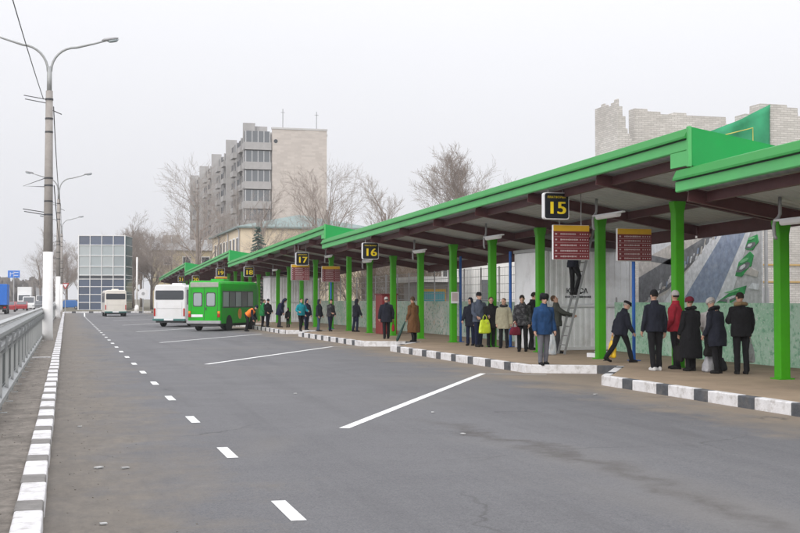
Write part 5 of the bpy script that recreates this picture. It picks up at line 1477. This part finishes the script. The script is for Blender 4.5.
def bag(hand, label, m, w=.3, h=.36, d=.14, rz=0, ground=None, seed=1, name='bag', hgt=.16, wide_bottom=1.1):
    """a carrier or hand bag hanging from a hand (or standing at ground)"""
    rr = random.Random(seed)
    g = G(); g.loft([((0, 0, -h), w * .42 * wide_bottom, d * .4), ((0, 0, -h + .03), w * .5 * wide_bottom, d * .5), ((0, 0, -h * .5), w * .5, d * .52), ((0, 0, -.06), w * .42, d * .34), ((0, 0, 0), w * .36, d * .12)], 20, sq=3)
    me = solid(g, .012, [m], 3, .016, seed); me.name = name
    o = bpy.data.objects.new(name, me); C.objects.link(o)
    hh = G()
    for sy in (-.02, .02):
        hh.tube([(-w * .2, sy, -.03), (-w * .15, sy * .7, hgt * .6), (0, sy * .2, hgt), (w * .15, sy * .7, hgt * .6), (w * .2, sy, -.03)], .008, 6)
    obj('handle', hh, M[m], o, smooth=True)
    if ground: o.location = (ground[0], ground[1], ground[2] + h)
    else: o.location = hand - Vector((0, 0, hgt - .01))
    o.rotation_euler = (0, 0, rz)
    tag(o, label, 'bag'); return o

B = math.pi
P = person
# --- right group, backs to the road
H1 = P('person in black jacket with tan fur hood, back turned, beside the right green column', 13.99, 22.92, R(168), 1.75, 'cloth_black', 'cloth_black', .8, ((2, 3), (-3, 2)), ((4, 7, 14, .05), (22, 6, 70, .3)), 0, (8, 10), None, hair='hair_dark', fur='fur_tan', fat=1.16, cuff=None)
bag(H1[0], 'grey printed carrier bag hanging beside the person with fur hood', 'plastic_grey', .28, .4, .12, R(20), seed=3)
H2 = P('person in dark blue black padded coat and pale grey hat, bending slightly left', 13.6, 23.25, R(200), 1.64, 'cloth_ink', 'cloth_black', .62, ((3, 2), (-2, 4)), ((18, 8, 24, .1), (6, 8, 20, .05)), 6, (14, -15), 'round', 'fur_grey', hair='hair_grey', fur='cloth_black', fat=1.14, flare=1.04, stoop=8)
bag(H2[0], 'black handbag held by the person in pale grey hat', 'leather_black', .34, .26, .16, R(10), seed=4)
P('person in pale beige jacket mostly hidden behind the person with pale grey hat', 14.3, 24.7, R(150), 1.6, 'cloth_pale', 'cloth_charcoal', .85, ((0, 0), (2, 2)), ((25, 8, 50, .2), (15, 8, 30, .2)), 4, (18, 20), None, hair='hair_grey', hairlen=.04, fat=1.08)
bag(None, 'grey travel bag standing on the ground left of the bending person', 'plastic_grey', .42, .34, .26, R(15), (13.75, 23.75, .188), 5)
bag(None, 'dark travel bag standing on the ground behind the grey one', 'cloth_charcoal', .4, .3, .26, R(-15), (14.1, 24.1, .188), 6)
H3 = P('person in ankle length black coat and burgundy hat, back turned', 13.49, 24.18, R(185), 1.64, 'cloth_black', 'cloth_black', .3, ((2, 2), (-2, 2)), ((8, 8, 14, .02), (10, 7, 22, .1)), 0, (6, 6), 'round', 'cloth_burgundy', hair='hair_brown', fat=1.2, flare=1.22, fur='cloth_black')
bag(H3[1], 'black shopping bag hanging from the person in burgundy hat', 'leather_black', .3, .36, .13, R(100), seed=7)
P('person in red jacket and black and white knit hat looking left by a green column', 13.55, 25.0, R(222), 1.79, 'cloth_red', 'cloth_black', .84, ((3, 2), (-3, 2)), ((4, 7, 14, .04), (10, 8, 20, .1)), 0, (2, -38), 'beanie', 'fur_grey', hair='hair_dark', fat=1.05)
P('tall person in dark navy jacket and black knit hat, back turned, white soled shoes', 12.81, 24.57, R(176), 1.8, 'cloth_ink', 'cloth_black', .84, ((5, 2), (-5, 3)), ((3, 8, 12, .02), (3, 8, 16, .02)), 0, (2, 4), 'beanie', 'cloth_black', hair='hair_dark', fat=1.06, shoe='shoe_white')
H6 = P('person in flat cap striding to the right with a yellow bag', 13.6, 27.92, R(98), 1.62, 'cloth_ink', 'cloth_black', .78, ((24, 6), (-24, 14)), ((18, 6, 14, .02), (-16, 8, 8, 0)), 7, (8, 0), 'cap', 'cloth_black', hair='hair_grey', fat=1.12, stoop=7)
bag(H6[1], 'bright yellow carrier bag in the hand of the striding person', 'plastic_yellow', .34, .42, .16, R(80), seed=8, hgt=.13)
# --- at the kerb and the kiosk
P('person in blue padded jacket, grey trousers and black fur hat standing at the kerb', 11.25, 27.35, R(-4), 1.72, 'cloth_blue', 'cloth_grey', .76, ((2, 2), (-2, 2)), ((2, 12, 12, .02), (2, 12, 12, .02)), 0, (2, 4), 'fur', 'cloth_black', hair='hair_dark', fat=1.14)
P('person in dark olive jacket looking up and gripping the ladder', 14.02, 33.1, R(70), 1.72, 'cloth_olive', 'cloth_charcoal', .82, ((6, 4), (-6, 4)), ((58, 4, 16, .1), (50, 6, 24, 0)), 0, (-24, 0), None, hair='hair_brown', fat=1.1)
bag(None, 'crumpled white and blue plastic bag standing at the foot of the ladder', 'plastic_white', .36, .62, .2, R(10), (13.45, 32.2, .188), 9)
P('person in dark clothes standing high on the ladder, head under the canopy', 14.36, 32.63, R(90), 1.72, 'cloth_ink', 'cloth_black', .82, ((24, 40), (4, 6)), ((120, 6, 30, .1), (140, 4, 20, .1)), 4, (-10, 0), 'beanie', 'cloth_black', z0=1.92)
H11 = P('person in black and grey patterned jacket with bowed head left of the kiosk column', 13.5, 34.5, R(-25), 1.74, 'cloth_pattern', 'cloth_black', .8, ((3, 2), (-3, 2)), ((8, 8, 40, .15), (6, 8, 20, .1)), 2, (30, -10), None, hair='hair_dark', fat=1.12)
bag(H11[0] + Vector((0, 0, .05)), 'burgundy handbag held in front of the patterned jacket', 'cloth_burgundy', .34, .25, .14, R(0), seed=10)
P('tall person in plain black jacket behind the one with bowed head', 14.25, 35.6, R(35), 1.82, 'cloth_black', 'cloth_black', .8, ((2, 2), (-2, 2)), ((6, 9, 16, .02), (6, 9, 16, .02)), 0, (10, 60), None, hair='hair_dark', fat=1.1)
P('person in pale beige hooded coat and wide black trousers', 13.9, 37.2, R(-28), 1.63, 'cloth_beige', 'cloth_black', .68, ((5, 3), (-7, 3)), ((4, 10, 10, .0), (4, 10, 10, .0)), 0, (4, -20), None, hair='hair_brown', hairlen=.05, fat=1.12, fur='cloth_charcoal', flare=1.06)
P('person in black coat between the green column and the beige coat', 13.78, 38.1, R(-5), 1.67, 'cloth_black', 'cloth_black', .66, ((2, 2), (-2, 2)), ((8, 8, 20, .1), (8, 8, 20, .1)), 0, (4, 0), None, hair='hair_brown', fat=1.1)
H14 = P('person in slate blue jacket holding a lime bag', 13.42, 38.3, R(8), 1.82, 'cloth_slate', 'cloth_navy', .8, ((3, 2), (-3, 2)), ((16, 8, 40, .25), (16, 8, 40, .25)), 0, (4, 6), 'beanie', 'cloth_black', hair='hair_dark', fat=1.12)
bag((H14[0] + H14[1]) / 2 + Vector((0, -.03, .1)), 'lime green plastic bag held in front of the slate blue jacket', 'plastic_lime', .4, .46, .16, R(8), seed=11)
P('person in dark hooded jacket half hidden behind the one with lime bag', 13.5, 39.4, R(-30), 1.64, 'cloth_ink', 'cloth_navy', .72, ((2, 2), (-2, 2)), ((8, 9, 20, .1), (8, 9, 20, .1)), 0, (4, 0), 'hood', 'cloth_ink', fat=1.1)
# --- sign 16 platform
H16 = P('person in long brown coat seen from behind with a dark green umbrella', 12.62, 43.45, R(-152), 1.68, 'cloth_brown', 'cloth_black', .36, ((4, 2), (-4, 2)), ((8, 10, 30, .05), (6, 10, 30, .02)), 2, (6, -8), 'beanie', 'hair_brown', hair='hair_brown', fat=1.2, flare=1.18, fine=True)
um = empty('umbrella', 'folded dark green umbrella pointing down from the hand of the brown coat', 'umbrella', H16[1])
g = G(); g.tube([(0, 0, .1), (-.03, 0, .02), (-.32, -.02, -.62)], [.012, .02, .035], 8); g.tube([(-.03, 0, .02), (-.2, -.01, -.35), (-.34, -.02, -.66), (-.37, -.02, -.74)], [.02, .055, .06, .012], 10); obj('canopy', g, M['umbrella_green'], um, smooth=True)
g = G(); g.tube([(0, 0, .1), (.01, 0, .16), (.045, 0, .18), (.06, 0, .14)], .012, 8); obj('handle', g, M['dark_metal'], um, smooth=True)
H17 = P('person in black padded jacket and pale knit hat, back turned, by the red kiosk', 12.52, 47.04, R(182), 1.68, 'cloth_ink', 'cloth_black', .7, ((7, 2), (-7, 3)), ((3, 14, 10, 0), (3, 14, 10, 0)), 0, (4, 4), 'beanie', 'fur_grey', hair='hair_dark', fat=1.26, fine=True)
bag(H17[0] + Vector((.02, 0, .05)), 'red and white striped bag carried by the person in pale knit hat', 'cloth_red', .22, .3, .12, R(70), seed=12)
P('slim person in dark jacket standing alone left of the sign 16 column', 13.73, 57.4, R(120), 1.6, 'cloth_ink', 'cloth_navy', .8, ((3, 2), (-6, 4)), ((10, 8, 20, .1), (6, 8, 20, .1)), 4, (6, 0), 'hood', 'cloth_ink', fine=False, fat=1.1)
P('right one of two dark dressed people beside the blue post', 12.72, 58.7, R(30), 1.6, 'cloth_pattern', 'cloth_navy', .8, ((4, 2), (-4, 2)), ((20, 8, 50, .25), (14, 8, 30, .2)), 2, (12, 0), None, fine=False, fat=1.14)
P('left one of two dark dressed people beside the blue post', 12.2, 58.96, R(60), 1.58, 'cloth_ink', 'cloth_jean', .8, ((4, 2), (-4, 2)), ((8, 8, 20, .1), (8, 8, 20, .1)), 0, (4, 0), 'hood', 'cloth_ink', fine=False, fat=1.08)
P('person in bright teal jacket and black trousers walking this way', 11.34, 59.21, R(10), 1.63, 'cloth_teal', 'cloth_black', .86, ((10, 3), (-10, 14)), ((10, 20, 60, .25), (10, 20, 60, .25)), 0, (4, 0), None, hair='hair_brown', fine=False, fat=1.16)
P('person in dark navy jacket just behind the teal jacket', 11.98, 61.05, R(30), 1.6, 'cloth_navy', 'cloth_navy', .8, ((3, 2), (-3, 2)), ((8, 8, 20, .1), (8, 8, 20, .1)), 0, (4, 0), 'hood', 'cloth_navy', fine=False, fat=1.1)
P('stooping tall person in dark coat left of the teal jacket', 11.7, 67.6, R(70), 1.72, 'cloth_navy', 'cloth_charcoal', .7, ((4, 2), (-4, 2)), ((20, 8, 20, .1), (20, 8, 20, .1)), 16, (14, 0), 'hood', 'cloth_navy', fine=False, fat=1.2, stoop=10)
P('child in dark clothes beside the stooping person', 12.22, 67.8, R(-40), 1.1, 'cloth_black', 'cloth_black', .8, ((2, 2), (-2, 2)), ((8, 8, 20, .1), (8, 8, 20, .1)), 0, (4, 0), 'hood', 'cloth_black', fine=False, fat=1.2)
P('person in black jacket between the green jacket and the stooping person', 11.1, 68.0, R(20), 1.6, 'cloth_black', 'cloth_ink', .8, ((3, 2), (-3, 2)), ((10, 8, 40, .2), (10, 8, 30, .2)), 0, (8, 0), 'beanie', 'cloth_ink', fine=False, fat=1.15)
P('person in bright green jacket beside the green bus', 10.52 + .35, 68.34, R(60), 1.58, 'cloth_green', 'cloth_black', .72, ((3, 2), (-3, 2)), ((10, 8, 30, .1), (10, 8, 20, .1)), 4, (10, 0), None, hair='hair_brown', fine=False, fat=1.3)
P('worker in orange safety vest bending over beside the green bus', 9.72, 66.6, R(60), 1.7, 'cloth_ink', 'cloth_black', .86, ((12, 26), (-4, 10)), ((60, 6, 10, .05), (60, 6, 10, .05)), 52, (-10, 0), 'beanie', 'cloth_navy', vest='orange_vest', z0=0, fine=False, fat=1.1)
# floor things by the ladder
bx = empty('box', 'open white box with dark insert lying by the green column foot', 'box', (14.2, 30.6, .19), R(18))
g = G(); g.box((0, 0, .06), (.5, .36, .12)); obj('tray', g, M['white_frame'], bx, bevel=.01)
g = G(); g.box((.06, -.01, .125), (.36, .26, .02)); obj('insert', g, M['black_sign'], bx)
bx = empty('box', 'small white carton lying right of the green column behind the striding person', 'box', (15.0, 31.9, .19), R(-10))
g = G(); g.box((0, 0, .05), (.5, .3, .1)); obj('carton', g, M['white_frame'], bx, bevel=.01)
# bench at the right edge
bn2 = empty('bench', 'wooden bench at the far right edge behind the green column', 'bench', (16.0, 20.9, .188), R(90))
g = G(); g.box((0, 0, .44), (1.5, .4, .05)); obj('seat', g, M['ochre'], bn2, bevel=.01)
g = G(); g.box((0, -.22, .78), (1.5, .05, .18)); obj('backrest', g, M['ochre'], bn2, bevel=.01)
for x in (-.6, .6):
    g = G(); g.box((x, .12, .21), (.05, .05, .42)); g.bar((x, -.16, 0), (x, -.24, .86), .05, .05); obj('leg', g, M['dark_metal'], bn2)

# ------------------------------------------------------------------ haze
g = G(); g.box((0, 260, 20), (520, 760, 42.5))
hz_ = obj('haze', g, [])
hm = bpy.data.materials.new('haze'); hm.use_nodes = True
nn_, ll_ = hm.node_tree.nodes, hm.node_tree.links
nn_.clear()
ho = nn_.new('ShaderNodeOutputMaterial'); pv = nn_.new('ShaderNodeVolumePrincipled')
pv.inputs['Color'].default_value = (.93, .94, .97, 1); pv.inputs['Density'].default_value = .00035; pv.inputs['Anisotropy'].default_value = .2
ll_.new(pv.outputs[0], ho.inputs['Volume'])
hz_.data.materials.clear(); hz_.data.materials.append(hm)
tag(hz_, kind='stuff')
